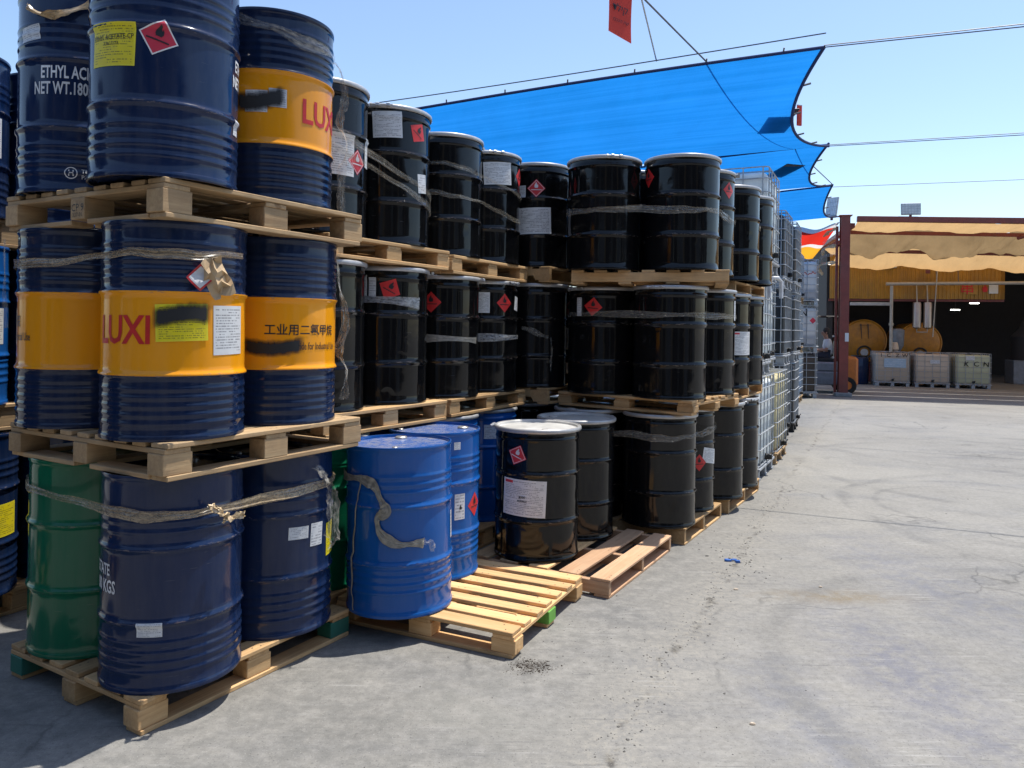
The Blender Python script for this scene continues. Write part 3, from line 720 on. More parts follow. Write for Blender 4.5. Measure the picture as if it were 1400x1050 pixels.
# lettering and labels
def small(key, ang, z, w, h, roll=0, mat='papersmall', name='label'): return decal(key, name, mat, ang, z, w, h, roll)
y0 = decal('AT0', 'label', 'yellowlab', -108, .505, .205, .166, -2, label='yellow product label with black print')
drum_text('AT0', 'ETHYL ACETATE-CP', 'inkyellowdark', -108, .533, .026, bold=.01, sx=.82, off=.003, parent=y0)
drum_text('AT0', 'UN 1173', 'inkyellowdark', -108, .508, .018, bold=.01, off=.003, parent=y0)
hazard('AT0', -71, .536, .105, 28, 'redw', 'ink')
small('AT0', 4, .262, .05, .065)
drum_text('AT0', 'ETHYL ACETATE', 'inkwhite', 36, .52, .07, bold=.02, sx=.66); drum_text('AT0', 'NET WT.180.00 KGS', 'inkwhite', 38, .452, .07, bold=.02, sx=.66)
small('AT2', -114, .696, .115, .067, 5)
drum_text('AT2', 'ETHYL ACETATE', 'inkwhite', -101.5, .520, .076, 'LEFT', .022, .55); drum_text('AT2', 'NET WT.180.00 KGS', 'inkwhite', -108.0, .450, .076, 'LEFT', .022, .55)
drum_text('AT2', 'Ⓗ', 'inkwhite', -74, .080, .062, 'CENTER', .004); drum_text('AT2', 'TECH', 'inkwhite', -66, .092, .024, 'LEFT', .01); drum_text('AT2', 'PACK', 'inkwhite', -66, .066, .024, 'LEFT', .01)
small('AB0', -83.6, .264, .10, .059)
drum_text('AB0', 'ETHYL ACETATE', 'inkwhite', -122.5, .488, .066, 'RIGHT', .022, .66); drum_text('AB0', 'NET WT.180.00 KGS', 'inkwhite', -115, .420, .074, 'RIGHT', .022, .66)
small('AB1', -49.3, .498, .103, .06, -2); small('AB1', -28.2, .474, .08, .112, -3); decal('AB1', 'label', 'yellowlab', -2, .425, .10, .165)
drum_text('AM0', 'LUXI', 'inkred', -138, .440, .158, 'LEFT', .022, .80)
ym = decal('AM0', 'label', 'yellowlab', -61, .477, .198, .15, 2, off=.003, label='yellow label sprayed over in black'); decal('AM0', 'label', 'paper', -19, .448, .17, .205, 1)
o_ = decal('AM0', 'spray_paint', 'spray', -61, .505, .235, .125, -2, off=.0052)
drum_text('AM1', '工业用二氯甲烷', 'ink', -46.3, .447, .057, 'CENTER', .012, .96); drum_text('AM1', 'Methylene Chloride for Industrial Use', 'ink', -46.5, .372, .050, 'CENTER', .006, .56)
decal('AM1', 'spray_paint', 'spray', -76, .375, .31, .12, 0, off=.0035)
drum_text('AM2', '工业用二氯甲烷', 'ink', -128.5, .470, .057, 'RIGHT', .012, .96); drum_text('AM2', 'Methylene Chloride for Industrial Use', 'ink', -112, .402, .050, 'RIGHT', .006, .62)
small('AT1', -87, .455, .10, .10); small('AT1', -68, .475, .08, .085); decal('AT1', 'spray_paint', 'spray', -84, .467, .24, .14, 2, off=.0035)
drum_text('AT1', 'LUXI', 'inkred', -46, .430, .158, 'LEFT', .022, .86)
decal('P0', 'label', 'yellowlab', -8, .41, .22, .18); decal('P1', 'label', 'paper', -6, .44, .16, .20); pl = decal('P2', 'label', 'paper', -12, .44, .16, .22)
# wound film and loose strips
hull_band(('AB0', 'AB1', 'AB2', 'AB3'), .735, .050, 'film_brown', 'brownish film band wound round the green and navy drums of the ground pallet', a0=-178, a1=30, slope=(-.03, .0), wob=.004)
hull_band(('AM0', 'AM1', 'AM2', 'AM3'), .745, .040, 'film_brown', 'brownish film band round the upper part of the yellow-banded drums', a0=-178, a1=-45, slope=(.035, 0))
hang('film_tan', [(-1.24, 3.13, .905), (-1.20, 3.14, .88), (-1.175, 3.17, .85), (-1.19, 3.19, .83), (-1.13, 3.25, .845)], .035, 'knotted tan end of the film on the lettered navy drum', twist=2, crease=.006)
hang('film_clear', [(-.952, 3.70, .955), (-.905, 3.76, .90), (-.868, 3.76, .77), (-.872, 3.75, .62), (-.885, 3.76, .56)], .07, 'clear film shred hanging off the navy drum with stickers', crease=.006)
hang('film_tan', [(-2.13, 3.30, 3.02), (-2.06, 3.30, 2.985), (-1.97, 3.30, 2.995), (-1.86, 3.33, 3.05), (-1.76, 3.30, 3.09)], .04, 'tan film strip across the top of the ETHYL lettered drum', side0=Vector((0, -.3, 1)))
drum_band('AT1', 'film_clear', [(-115, .85), (-80, .80), (-55, .765), (-25, .75), (10, .77), (30, .76)], .06, 'clear film band slanting over the yellow-banded drum on the topmost pallet')
hang('film_clear', [(-.925, 3.86, 2.99), (-.905, 3.95, 2.95), (-.90, 4.0, 2.84), (-.925, 4.0, 2.73), (-.885, 4.0, 2.60), (-.91, 4.0, 2.45), (-.915, 4.02, 2.25)], .045, 'clear film strip dangling beside the topmost yellow-banded drum', crease=.004)
hang('film_clear', [(-.93, 4.02, 2.04), (-.924, 4.05, 1.87), (-.89, 4.07, 1.67), (-.923, 4.05, 1.52), (-.878, 4.05, 1.41), (-.891, 4.05, 1.26)], .05, 'pale twisted film strip dangling between yellow-banded and black drums', crease=.004)
hang('film_clear', [(-2.30, 3.43, 2.02), (-2.29, 3.42, 1.9), (-2.275, 3.40, 1.75), (-2.26, 3.39, 1.62)], .018, 'thin pale strip hanging down the yellow band above the green drum', crease=.001)
# crumpled paper stuck on the film
pp = thing('crumpled_paper', 'crumpled tan paper with white sticker caught on the yellow-banded drum', 'paper', (-1.20, 3.085, 1.84))
from mathutils import noise as mn
def wadf(i, j):
    q = Vector((i * 2.6, j * 3.1, 1.7)); d = (abs(mn.noise(q * .75)) - .2) * .10 + (abs(mn.noise(q * 2.0)) - .2) * .018
    e = .012 * mn.noise(q * 2 + Vector((9, 0, 0))); return ((i - .5) * (.10 + .03 * math.sin(j * 5)) + e, -.012 - d + .03 * (i - .5) ** 2, (j - .5) * (.17 - .06 * abs(i - .4)) + e)
rw = random.Random(5); jj = {(i, j): rw.uniform(-.02, .016) for i in range(6) for j in range(7)}; ee = {(i, j): (rw.uniform(-.008, .008), rw.uniform(-.01, .01)) for i in range(6) for j in range(7)}
q_ = MB().grid(lambda i, j: ((i - .5) * .085 * (1.15 - .5 * abs(j - .45)) + ee[round(i * 5), round(j * 6)][0], -.018 + jj[round(i * 5), round(j * 6)], (j - .5) * .15 + ee[round(i * 5), round(j * 6)][1]), 5, 6).build('sheet', 'tanpaper', pp); q_.rotation_euler = (0, rad(-22), rad(25))
m_ = MB().grid(lambda i, j: ((i - .5) * .08, -.02 - .012 * math.sin(i * 3) * math.cos(j * 4), (j - .5) * .08), 6, 6); q_ = m_.build('sticker', 'ghs', pp); q_.location = (-.058, -.012, .0); q_.rotation_euler = (0, rad(45), rad(8))

# ================================================================== BLACK DRUM STACKS BEHIND
def stack4(keys, kind, c1, c2, z, labels, gap=.61, group=None, kinds=None):
    """c1,c2: the two aisle-side drums; two more stand behind them"""
    r = Vector((c2[0] - c1[0], c2[1] - c1[1])).normalized(); nn = Vector((r.y, -r.x)); kinds = kinds or [kind] * 4
    P4 = [Vector(c1), Vector(c2), Vector(c1) - nn * gap, Vector(c2) - nn * gap]
    for k, p, lb, kd in zip(keys, P4, labels, kinds):
        if lb is None: lb = 'plain black drum filling the hidden back places of the pallets'
        drum(k, kd, p.x, p.y, z, lb, 'hidden back drums' if lb.startswith('plain black drum filling') else group)
zB = (.1405, 1.1565, 2.1675)
gB = 'black drums in the row of stacks'
HB = rad(58.5); cB = (-1.213, 4.977)
block_pallet('ground pallet under the open green drum, half hidden by the navy stack', (*cB, 0), HB, 1.14, 1.14, .140, 8, 'wood', True)
block_pallet('pallet with black drums above the open green drum', (*cB, 1.0225), HB, 1.14, 1.14, .134, 8, 'wood', True)
block_pallet('high pallet next behind the yellow-banded drums, two black drums strapped on it', (cB[0], cB[1], 2.0385), HB, 1.14, 1.14, .129, 8, 'wood', True)
stack4(('BB1', 'BB2', 'BB3', 'BB4'), 'black', (-1.15, 4.57), (-.95, 5.15), zB[0], ('green open-head drum with pale rim half hidden behind the bright blue drum', 'blue drum with silver rim under a pallet, behind the bright blue drums', None, None), kinds=['green_open', 'bluering', 'black', 'black'], group=gB)
stack4(('BM1', 'BM2', 'BM3', 'BM4'), 'black', (-1.17, 4.515), (-.853, 5.04), zB[1], ('black drum with dangling film beside the yellow-banded drums, middle pallet', 'black drum with square red sticker and silver tape, above the blue drums', None, None), group=gB)
stack4(('BT1', 'BT2', 'BT3', 'BT4'), 'black', (-1.165, 4.49), (-.85, 5.015), zB[2], ('black drum with big white label and red diamond, highest tier beside the yellow-banded drum', 'black drum with white label under its rim and tilted red sticker, top tier', None, None), group=gB)
cC = (-.647, 6.055); HC = rad(61.7)
block_pallet('ground pallet under the strapped blue drums', (*cC, 0), HC, 1.14, 1.14, .140, 8, 'wood', True)
block_pallet('pallet carrying taped black drums above the strapped blue drums', (*cC, 1.0225), HC, 1.14, 1.14, .124, 8, 'wood', True)
block_pallet('high pallet under the black drums tied with two slanting film bands', (*cC, 2.0285), HC, 1.14, 1.14, .129, 8, 'wood', True)
stack4(('CB1', 'CB2', 'CB3', 'CB4'), 'bluering', (-.535, 5.65), (-.245, 6.185), zB[0], ('blue drum with silver rim strapped on a ground pallet, behind the free bright blue drums', 'blue drum with silver rim and white label, beside the free black drum', None, None), kinds=['bluering', 'bluering', 'black', 'black'], group=gB)
stack4(('CM1', 'CM2', 'CM3', 'CM4'), 'black', (-.535, 5.65), (-.245, 6.185), 1.1467, ('black drum with red diamond near its hidden edge and grey tape, middle tier', 'black drum with white label and red diamond side by side, middle tier', None, None), group=gB)
stack4(('CT1', 'CT2', 'CT3', 'CT4'), 'black', (-.53, 5.65), (-.24, 6.185), 2.1577, ('black drum without labels crossed by two film bands, top tier', 'black drum with wide white label and red diamond crossed by two film bands, top tier', None, None), group=gB)
block_pallet('ground pallet deep in the row behind the free black drums', (.03, 7.12, 0), H60, 1.14, 1.14, .140, 8, 'wood', True)
stringer_pallet('notched pallet set back in the row, middle tier', (.10, 7.02, 1.0225), H60, 1.10, 1.10, .133, 7)
stringer_pallet('notched pallet set back in the row, top tier', (.10, 7.02, 2.0375), H60, 1.10, 1.10, .129, 7)
stack4(('DB1', 'DB2', 'DB3', 'DB4'), 'black', (.12, 6.75), (.425, 7.28), zB[0], ('black drum in deep shade behind the free black drums', None, None, None), group=gB)
stack4(('DM1', 'DM2', 'DM3', 'DM4'), 'black', (.19, 6.63), (.495, 7.16), zB[1], ('black drum with a film shred hanging down its front, middle tier', 'black drum in shade with red diamond and two white labels, middle tier', None, None), group=gB)
stack4(('DT1', 'DT2', 'DT3', 'DT4'), 'black', (.20, 6.63), (.505, 7.16), zB[2], ('black drum with red diamond above a large white label, top tier', None, None, None), group=gB)
# --- the stack with the long taped drums
rE = Vector((.51, .86)); nE = Vector((.86, -.51))
stringer_pallet('notched ground pallet under the taped black drums beside the free pallet', (1.10, 6.59, 0), math.atan2(rE.y, rE.x), 1.04, 1.20, .1295, 7)
block_pallet('block pallet between the lower and middle taped black drums', (1.175, 6.46, 1.0105), rad(53.7) - math.pi / 2, 1.2, 1.0, .114, 7, 'wood')
stringer_pallet('pallet with long solid side board under the highest taped black drums', (1.16, 6.31, 2.0055), rad(76), 1.0, 1.2, .109, 7, notch=False)
drum('EB1', 'black', 1.20, 6.10, .130, 'black drum wrapped with clear film on the ground pallet beside the free pallet', gB)
drum('EB3', 'black', 1.49, 6.635, .130, 'black drum with tilted white sticker on the ground pallet', gB)
drum('EB2', 'black', .664, 6.39, .130, 'black drum in shade right behind the free drum with a bare side', gB)
drum('EB4', 'black', .955, 6.925, .130, 'plain black drum filling the hidden back places of the pallets', 'hidden back drums')
drum('EM1', 'black', 1.255, 6.04, 1.125, 'black drum without labels taped to its neighbours, middle tier at the jutting corner', gB, bolt=-120)
drum('EM2', 'black', .765, 6.41, 1.125, 'black drum with white strip and red diamond under its rim, taped, middle tier', gB, bolt=-135)
drum('EM3', 'black', 1.62, 6.53, 1.125, 'black drum with narrow white strip, middle tier next to the label with red heading', gB)
drum('EM4', 'black', 1.13, 6.90, 1.125, 'plain black drum filling the hidden back places of the pallets', 'hidden back drums')
drum('ET1', 'black', 1.325, 5.99, 2.1150, 'black drum with small red diamond at its edge, highest tier at the jutting corner', gB)
drum('ET2', 'black', .72, 6.08, 2.1150, 'black drum without labels bound by clear tape on the long side board pallet', gB, bolt=-80)
drum('ET3', 'black', 1.60, 6.535, 2.1150, 'black drum with red diamond on its sunlit side, topmost tier', gB)
drum('ET4', 'black', .995, 6.625, 2.1150, 'black drum showing between the two topmost taped drums on the long side board pallet', gB)
# --- next stack
cG = Vector((1.98, 6.86)) + rE * .6 - nE * .5; hG = math.atan2(rE.y, rE.x)
stringer_pallet('ground pallet under smooth black drums before the tank stacks', (cG.x, cG.y, 0), hG, 1.2, 1.0, .1295, 7)
stringer_pallet('pallet between lower and middle black drums before the tank stacks', (cG.x + .04, cG.y + .06, 1.0105), hG, 1.2, 1.0, .114, 7)
stringer_pallet('topmost pallet under black drums before the tank stacks', (cG.x + .06, cG.y + .10, 2.0055), hG, 1.2, 1.0, .109, 7)
stack4(('GB1', 'GB2', 'GB3', 'GB4'), 'black', (1.885, 7.12), (2.195, 7.65), .130, ('smooth black drum on the ground pallet before the tank stacks', 'black drum with a film scrap, next to the caged tanks on the ground', None, None), group=gB)
stack4(('GM1', 'GM2', 'GM3', 'GM4'), 'black', (1.955, 7.20), (2.255, 7.73), 1.125, ('black drum with white label headed in red, middle tier', 'black drum squeezed between the red-headed label drum and the caged tanks', None, None), group=gB)
stack4(('GT1', 'GT2', 'GT3', 'GT4'), 'black', (2.03, 7.20), (2.335, 7.73), 2.115, ('black drum joined by white tape to the last one, top tier before the tank stacks', 'last black drum of the top tier, touching the caged tanks', None, None), group=gB)

# --- labels on the black drums
decal('BT1', 'label', 'paper', -48, .452, .17, .235); hazard('BT1', -25, .425, .105, 45); small('BT1', 0, .50, .07, .17)
decal('BT2', 'label', 'paper', -79, .745, .185, .165, 3); hazard('BT2', -36, .72, .105, 14, 'red', 'ink'); small('BT2', -26, .403, .09, .12, 6)
decal('BM2', 'label', 'paper', -112, .73, .10, .17); small('BM2', -95, .74, .045, .12); hazard('BM2', -73, .73, .105, 17, 'red', 'ink')
decal('CT2', 'label', 'paper', -66, .70, .24, .175, 4); hazard('CT2', -14, .705, .105, 45, 'red', 'ink')
hazard('CM1', -98, .68, .105, 45, 'red', 'ink'); decal('CM2', 'label', 'paper', -86, .70, .10, .16); hazard('CM2', -50, .70, .105, 45, 'red', 'ink'); small('CM2', -16, .70, .08, .11, -8)
hazard('DT1', -93, .655, .108, 45); decal('DT1', 'label', 'paper', -95, .384, .28, .22, 2); small('DT1', -117, .63, .06, .10)
hazard('DM2', -86, .67, .108, 45, 'redi', 'ink'); decal('DM2', 'label', 'paperred', -88, .405, .13, .2); small('DM2', -87, .14, .11, .095, -4)
small('EM2', -139, .71, .05, .15); hazard('EM2', -113, .71, .108, 39, 'red', 'ink'); hazard('ET1', -165, .72, .108, 45, 'red', 'ink'); hazard('ET3', -49, .71, .10, 45, 'red', 'ink')
small('EM3', -24, .70, .08, .165); decal('GM1', 'label', 'paperred', -50, .417, .27, .215); small('EB3', -42, .464, .21, .125, -10, 'paper'); hazard('EB3', -70, .416, .10, 45, 'red', 'ink')
small('CB2', -72, .70, .10, .11); small('GT1', -5, .73, .06, .16)

# --- film on the black drums
hull_band(('BT1', 'BT2', 'BT3', 'BT4'), .475, .05, 'film_clear', 'upper clear film band on the black drums with big white labels', slope=(-.16, -.20), a0=-120, a1=60)
hull_band(('BT1', 'BT2', 'BT3', 'BT4'), .395, .045, 'film_clear', 'lower clear film band on the black drums with big white labels', slope=(-.16, -.20), a0=-120, a1=60)
hull_band(('CT1', 'CT2', 'CT3', 'CT4'), .625, .030, 'film_clear', 'upper slanting film band round the black drums of the third stack', slope=(-.10, -.05), a0=-150, a1=70)
hull_band(('CT1', 'CT2', 'CT3', 'CT4'), .415, .034, 'film_clear', 'lower slanting film band round the black drums of the third stack', slope=(-.09, -.05), a0=-150, a1=70)
drum_band('BM2', 'film_grey', [(-125, .665), (-80, .66), (-30, .645)], .075, 'silver tape across the black drum with square red sticker', wv=.001)
drum_band('CM1', 'film_darkgrey', [(-130, .42), (-80, .425), (-20, .41)], .065, 'dark tape across the black drum with a half hidden red diamond', wv=.001)
drum_band('CM2', 'film_grey', [(-110, .42), (-60, .43), (0, .435)], .06, 'silver tape across the black drum with side by side labels', wv=.001)
hull_band(('ET1', 'ET2', 'ET3', 'ET4'), .450, .055, 'film_clear', 'wide clear tape round the topmost black drums on the long side board pallet', wob=.004)
hull_band(('EM1', 'EM2', 'EM3', 'EM4'), .648, .050, 'film_clear', 'clear tape round the middle black drums on the block pallet', wob=.002)
hull_band(('EB1', 'EB2', 'EB3', 'EB4'), .70, .055, 'film_clear', 'clear film round the lower black drums on the ground pallet', wob=.008)
drum_band('GT1', 'film_tan', [(-25, .50), (5, .48), (25, .47)], .05, 'cream tape joining the last black drums of the top tier', wv=.001)
drum_band('CB1', 'film_clear', [(-90, .64), (-40, .66), (10, .68)], .05, 'upper clear strap on the blue drum behind the free drums'); drum_band('CB1', 'film_clear', [(-90, .42), (-40, .44), (10, .45)], .05, 'lower clear strap on the blue drum behind the free drums')
drum_band('DM1', 'film_clear', [(-112, .50), (-95, .475), (-80, .44), (-67, .42)], .045, 'clear film shred stuck on the shaded black drum', wv=.002)
hang('film_clear', [(.325, 6.37, 1.575), (.332, 6.36, 1.52), (.338, 6.36, 1.45), (.330, 6.36, 1.37), (.330, 6.36, 1.295)], .02, 'thin film tail hanging down the shaded black drum', crease=.001)

# ================================================================== FREE DRUMS AND PALLETS IN FRONT
uY = Vector((.43, .903)); nY = Vector((.903, -.43)); cY = Vector((.03, 3.78)) + uY * .5 - nY * .55
block_pallet('fresh yellow pallet with a lime green block, bright blue drums standing on it', (cY.x, cY.y, 0), math.atan2(nY.y, nY.x), 1.10, 1.0, .134, 7, 'woodnew', paint={(2, 1): 'lime'}, group='free pallets on the yard floor', dw=.088)
rF = Vector((.5, .866)); nF = Vector((.866, -.5)); cF = Vector((.62, 4.65)) + rF * .6 - nF * .5
stringer_pallet('reddish plank pallet with wide gaps, free black drums standing on it', (cF.x, cF.y, 0), math.atan2(rF.y, rF.x), 1.2, 1.0, .118, 5, 'woodred', False, group='free pallets on the yard floor', dw=.135, deckmats=['woodred', 'woodred', 'woodnew', 'woodold', 'woodold'])
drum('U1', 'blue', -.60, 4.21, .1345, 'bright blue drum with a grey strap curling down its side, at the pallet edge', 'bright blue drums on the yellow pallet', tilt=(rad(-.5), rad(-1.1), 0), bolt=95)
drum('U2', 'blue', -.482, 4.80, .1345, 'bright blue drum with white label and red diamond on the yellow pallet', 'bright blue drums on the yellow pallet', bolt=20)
drum('F1', 'black', .19, 5.24, .1185, 'free-standing black drum with white lid, red sticker and large white label', 'free black drums on the plank pallet', bolt=172)
drum('F2', 'black', .50, 5.765, .1185, 'free-standing black drum with white lid and bare side, beside the labelled one', 'free black drums on the plank pallet', bolt=40)
hazard('F1', -120, .70, .10, 24, 'redi'); decal('F1', 'label', 'paperred', -111, .42, .31, .24, -2, label='large white product label with red heading')
drum_text('F1', '8000', 'ink', -112, .425, .022, bold=.02, off=.003); drum_text('F1', '8250BLU', 'ink', -112, .40, .018, bold=.02, off=.003)
lb_ = decal('U2', 'label', 'papersmall', -50, .436, .075, .155); drum_poly('U2', 'flame', 'ink', -49, .43, FLAME, .04, 0, lb_)
hazard('U2', -22, .429, .105, 45, 'red', 'ink'); small('U2', -55, .804, .045, .045); small('U1', 0, .43, .06, .15)
drum_band('U1', 'film_darkgrey', [(-170, .715), (-140, .72), (-121, .72), (-108, .695), (-100, .62), (-95, .565), (-104, .52), (-101, .45), (-88, .395), (-72, .387), (-56, .385)], .055, 'dark grey strap curling down the bright blue drum', off=.010, wv=.002)
drum_band('U1', 'film_clear', [(-57, .39), (-50, .385), (-46, .36), (-44, .34)], .04, 'torn clear end of the strap on the bright blue drum', off=.014)
drum_band('U1', 'film_darkgrey', [(-121.7, .74), (-129, .59), (-136, .39), (-138, .15), (-137, .02)], .016, 'thin grey strap running straight down the bright blue drum', off=.009, wv=.001)

# ================================================================== IBC TANKS
def ibc_parts(feet='steel'):
    res = {}
    b = MB(); hx, hy = .5, .6     # base pallet: deck tray, rails, feet
    b.box(-hx, hx, -hy, hy, .115, .145, .006)
    for x in (-hx + .07, 0, hx - .07):
        b.box(x - .05, x + .05, -hy + .01, hy - .01, 0, .028, .004)
        for y in (-hy + .08, 0, hy - .08): b.box(x - .045, x + .045, y - .06, y + .06, .0285, .1145, .004)
    res['base'] = b
    t = bmesh.new(); bmesh.ops.create_cube(t, size=1)
    for v in t.verts: v.co = (v.co.x * .94, v.co.y * 1.14, .15 + (v.co.z + .5) * .95)
    bmesh.ops.bevel(t, geom=t.edges[:], offset=.085, segments=4, affect='EDGES', profile=.6)
    k = MB(); k.add_bm(t); res['tank'] = k
    c = MB(); rr = .0075
    def ring(z, ext=.0): 
        x, y = .487 + ext, .587 + ext; q = .05; pts = []
        for cx, cy, a0 in ((x - q, y - q, 0), (-x + q, y - q, 90), (-x + q, -y + q, 180), (x - q, -y + q, 270)):
            for s in range(4): a = rad(a0 + s * 30); pts.append((cx + q * math.cos(a), cy + q * math.sin(a), z))
        c.tube(pts, rr, 6, True)
    for z in (.165, .34, .52, .70, .87, 1.02, 1.145): ring(z, .008 if .2 < z < 1.1 else 0)
    for i in range(5):
        x = -.43 + i * .215
        for y in (-.587, .587): c.tube([(x, y, .15), (x, y, 1.145)], rr, 6)
    for i in range(6):
        y = -.53 + i * .212
        for x in (-.487, .487): c.tube([(x, y, .15), (x, y, 1.145)], rr, 6)
    for x in (-.2, .2): c.tube([(x, -.587, 1.147), (x, .587, 1.147)], .012, 6)
    res['cage'] = c
    res['cap'] = MB().lathe([(.09, 1.095), (.09, 1.125), (.08, 1.135), (0, 1.135)], 20)
    v = MB(); v.cyl((.0, -.60, .215), .035, .05, 14, 'y'); v.box(-.03, .03, -.648, -.6, .185, .245, .006); v.box(-.012, .05, -.66, -.648, .245, .262, .003); res['valve'] = v
    return res
_ib = ibc_parts(); IB = {}
def ibc(label, loc, rot, tank, group, base='cagezinc', plate=True):
    o = thing('ibc_tank', label, 'tank', loc, rot, group)
    for nm, mt, sm in (('base', base, False), ('tank', tank, True), ('cage', 'cagezinc', True), ('cap', 'plastic_black', True), ('valve', 'plastic_black', True)):
        if (nm, mt) not in IB: IB[nm, mt] = _ib[nm].mesh(nm, mt, sm, 50)
        put({'base': 'base_pallet', 'tank': 'tank', 'cage': 'cage', 'cap': 'screw_cap', 'valve': 'valve'}[nm], IB[nm, mt], o)
    return o
gI = 'caged tanks stacked along the aisle'
def pile(cx, cy, ang, tanks, labels, bases=('cagezinc',) * 3, z=0, jit=.02, dxy=((0, 0), (0, 0), (0, 0))):
    out = []
    for i, (t, l) in enumerate(zip(tanks, labels)):
        out.append(ibc(l, (cx + dxy[i][0], cy + dxy[i][1], z + i * 1.1565), ang + random.uniform(-jit, jit), t, gI, bases[i]))
    return out
aH = rad(63) - math.pi / 2
pile(2.44, 9.03, aH + math.pi / 2, ('cloudtank', 'cloudtank', 'cloudtank'), ('milky caged tank on the ground next to the black drums', 'milky caged tank in the middle of the pile next to the black drums', 'milky caged tank topping the pile above the black drums'), dxy=((0, 0), (-.05, -.02), (.02, -.05)))
pile(2.97, 10.12, aH + math.pi / 2, ('yellowtank', 'cloudtank', 'cloudtank'), ('yellowed caged tank on the ground behind the milky tanks', 'milky caged tank standing on the yellowed tank', 'milky caged tank second above the yellowed tank'), ('woodold', 'cagezinc', 'cagezinc'), dxy=((.03, 0), (-.13, .05), (-.13, .05)))
aI = rad(64.5) - math.pi / 2
pile(3.725, 11.98, aI + math.pi / 2, ('darktank',) * 3, ('dark-filled caged tank on the ground in the dark pile', 'dark-filled caged tank in the middle of the dark pile', 'dark-filled caged tank on top of the dark pile'), ('plastic_black', 'cagezinc', 'cagezinc'))
pile(4.32, 13.15, aI + math.pi / 2, ('darktank',) * 3, ('dark-filled caged tank on the ground behind the dark pile', 'dark-filled caged tank behind the middle of the dark pile', 'dark-filled caged tank behind the top of the dark pile'), ('plastic_black', 'cagezinc', 'cagezinc'))
pJ = pile(6.28, 18.12, aI + math.pi / 2, ('bluetank',) * 3, ('blue-filled caged tank on the ground of the blue pile', 'blue-filled caged tank in the middle of the blue pile', 'blue-filled caged tank on top of the blue pile'), ('woodold',) * 3)
pK = pile(7.18, 19.55, rad(-3), ('browntank', 'whitetank', 'whitetank'), ('brown-filled caged tank on the ground beside the red post', 'caged tank marked N with a red diamond, resting on the brown tank', 'white caged tank with red scrawl topping the pile beside the post'), ('cagezinc',) * 3)
flat_text('marking', 'N', 'ink', pK[1], (.13, -.574, .97), (rad(90), 0, 0), .26, .01)
m_ = MB().grid(lambda i, j: ((i - .5) * .13, 0, (j - .5) * .13), 2, 2); q_ = m_.build('hazard_label', 'redw', pK[1]); q_.location = (.36, -.574, .78); q_.rotation_euler = (0, rad(45), 0)
m_ = MB().grid(lambda i, j: ((i - .5) * .15, 0, (j - .5) * .10), 2, 2); q_ = m_.build('label', 'papersmall', pK[1]); q_.location = (.14, -.574, .55)
sc = [Vector((.10 + .05 * k + random.uniform(-.02, .02), -.576, .80 + random.uniform(-.05, .05))) for k in range(8)]
MB().tube(smooth_path(sc, 4), .008, 5).build('scrawl', 'inkred', pK[2])
# loose plastic collar hung on the cage edge
cl = MB(); cl.tube([(2.80, 8.28, 2.02), (2.80, 8.28, 2.20), (2.84, 8.28, 2.24), (2.90, 8.30, 2.24), (2.94, 8.31, 2.20), (2.94, 8.31, 2.02)], .022, 8); tag(cl.build('pipe_bracket', 'inkwhite', None, True), 'white hooked bracket hung on the cage of the milky tank', 'bracket')

# ================================================================== BLUE SHADE SAIL
ZS = 4.62
ND = [Vector((3.2, 7.9, ZS)), Vector((5.0, 12.1, ZS)), Vector((6.5, 15.5, ZS)), Vector((8.42, 19.75, ZS))]
perp = Vector((-.925, .38, 0))
sailT = thing('shade_sail', 'large bright blue shade sail stretched over the tank stacks', 'shade sail', tuple(ND[0]))
SW = 16.0
def sail_edge(k, t, depth): # scalloped edge between nodes
    a, b = ND[k], ND[k + 1]; s = 4 * t * (1 - t); return a.lerp(b, t) + perp * depth * s
for k, dep in ((0, .42), (1, .36), (2, .24)):
    def fn(i, j, k=k, dep=dep):
        e = sail_edge(k, j, dep); L = SW
        p = e + perp * (L * i); s = 4 * j * (1 - j)
        p.z += -.22 * s * (1 - .5 * i) + .05 * math.sin(i * 9 + k) - .25 * math.sin(i * math.pi)
        return p - ND[0]
    MB().grid(fn, 40, 16).build('panel', 'blue_sail', sailT, True, 80)
    ed = [fn(0, j / 20) for j in range(21)]; MB().tube(ed, .020, 8).build('hem', 'sail_hem', sailT, True)
    for j in (.18, .38, .62, .82):
        q = fn(0, j); m_ = MB(); m_.tube([q, q - perp * .10 + Vector((0, 0, .02))], .012, 6); m_.build('hook', 'cable', sailT)
ne = [Vector(fn_) for fn_ in [((perp * (SW * i / 40)) + Vector((0, 0, .05 * math.sin(i / 40 * 9) - .25 * math.sin(i / 40 * math.pi)))) for i in range(41)]]
MB().tube(ne, .018, 8).build('hem', 'sail_hem', sailT, True)
for i in range(1, 40, 2):
    m_ = MB(); m_.tube([ne[i], ne[i] + Vector((0, -.03, .045))], .009, 6); m_.build('hook', 'cable', sailT)
for k in (1, 2):
    MB().tube([ND[k] - ND[0] + perp * (SW * i / 20) + Vector((0, 0, -.02 - .25 * math.sin(i / 20 * math.pi) + .05 * math.sin(i / 20 * 9 + k))) for i in range(21)], .016, 6).build('seam', 'sail_hem', sailT, True)
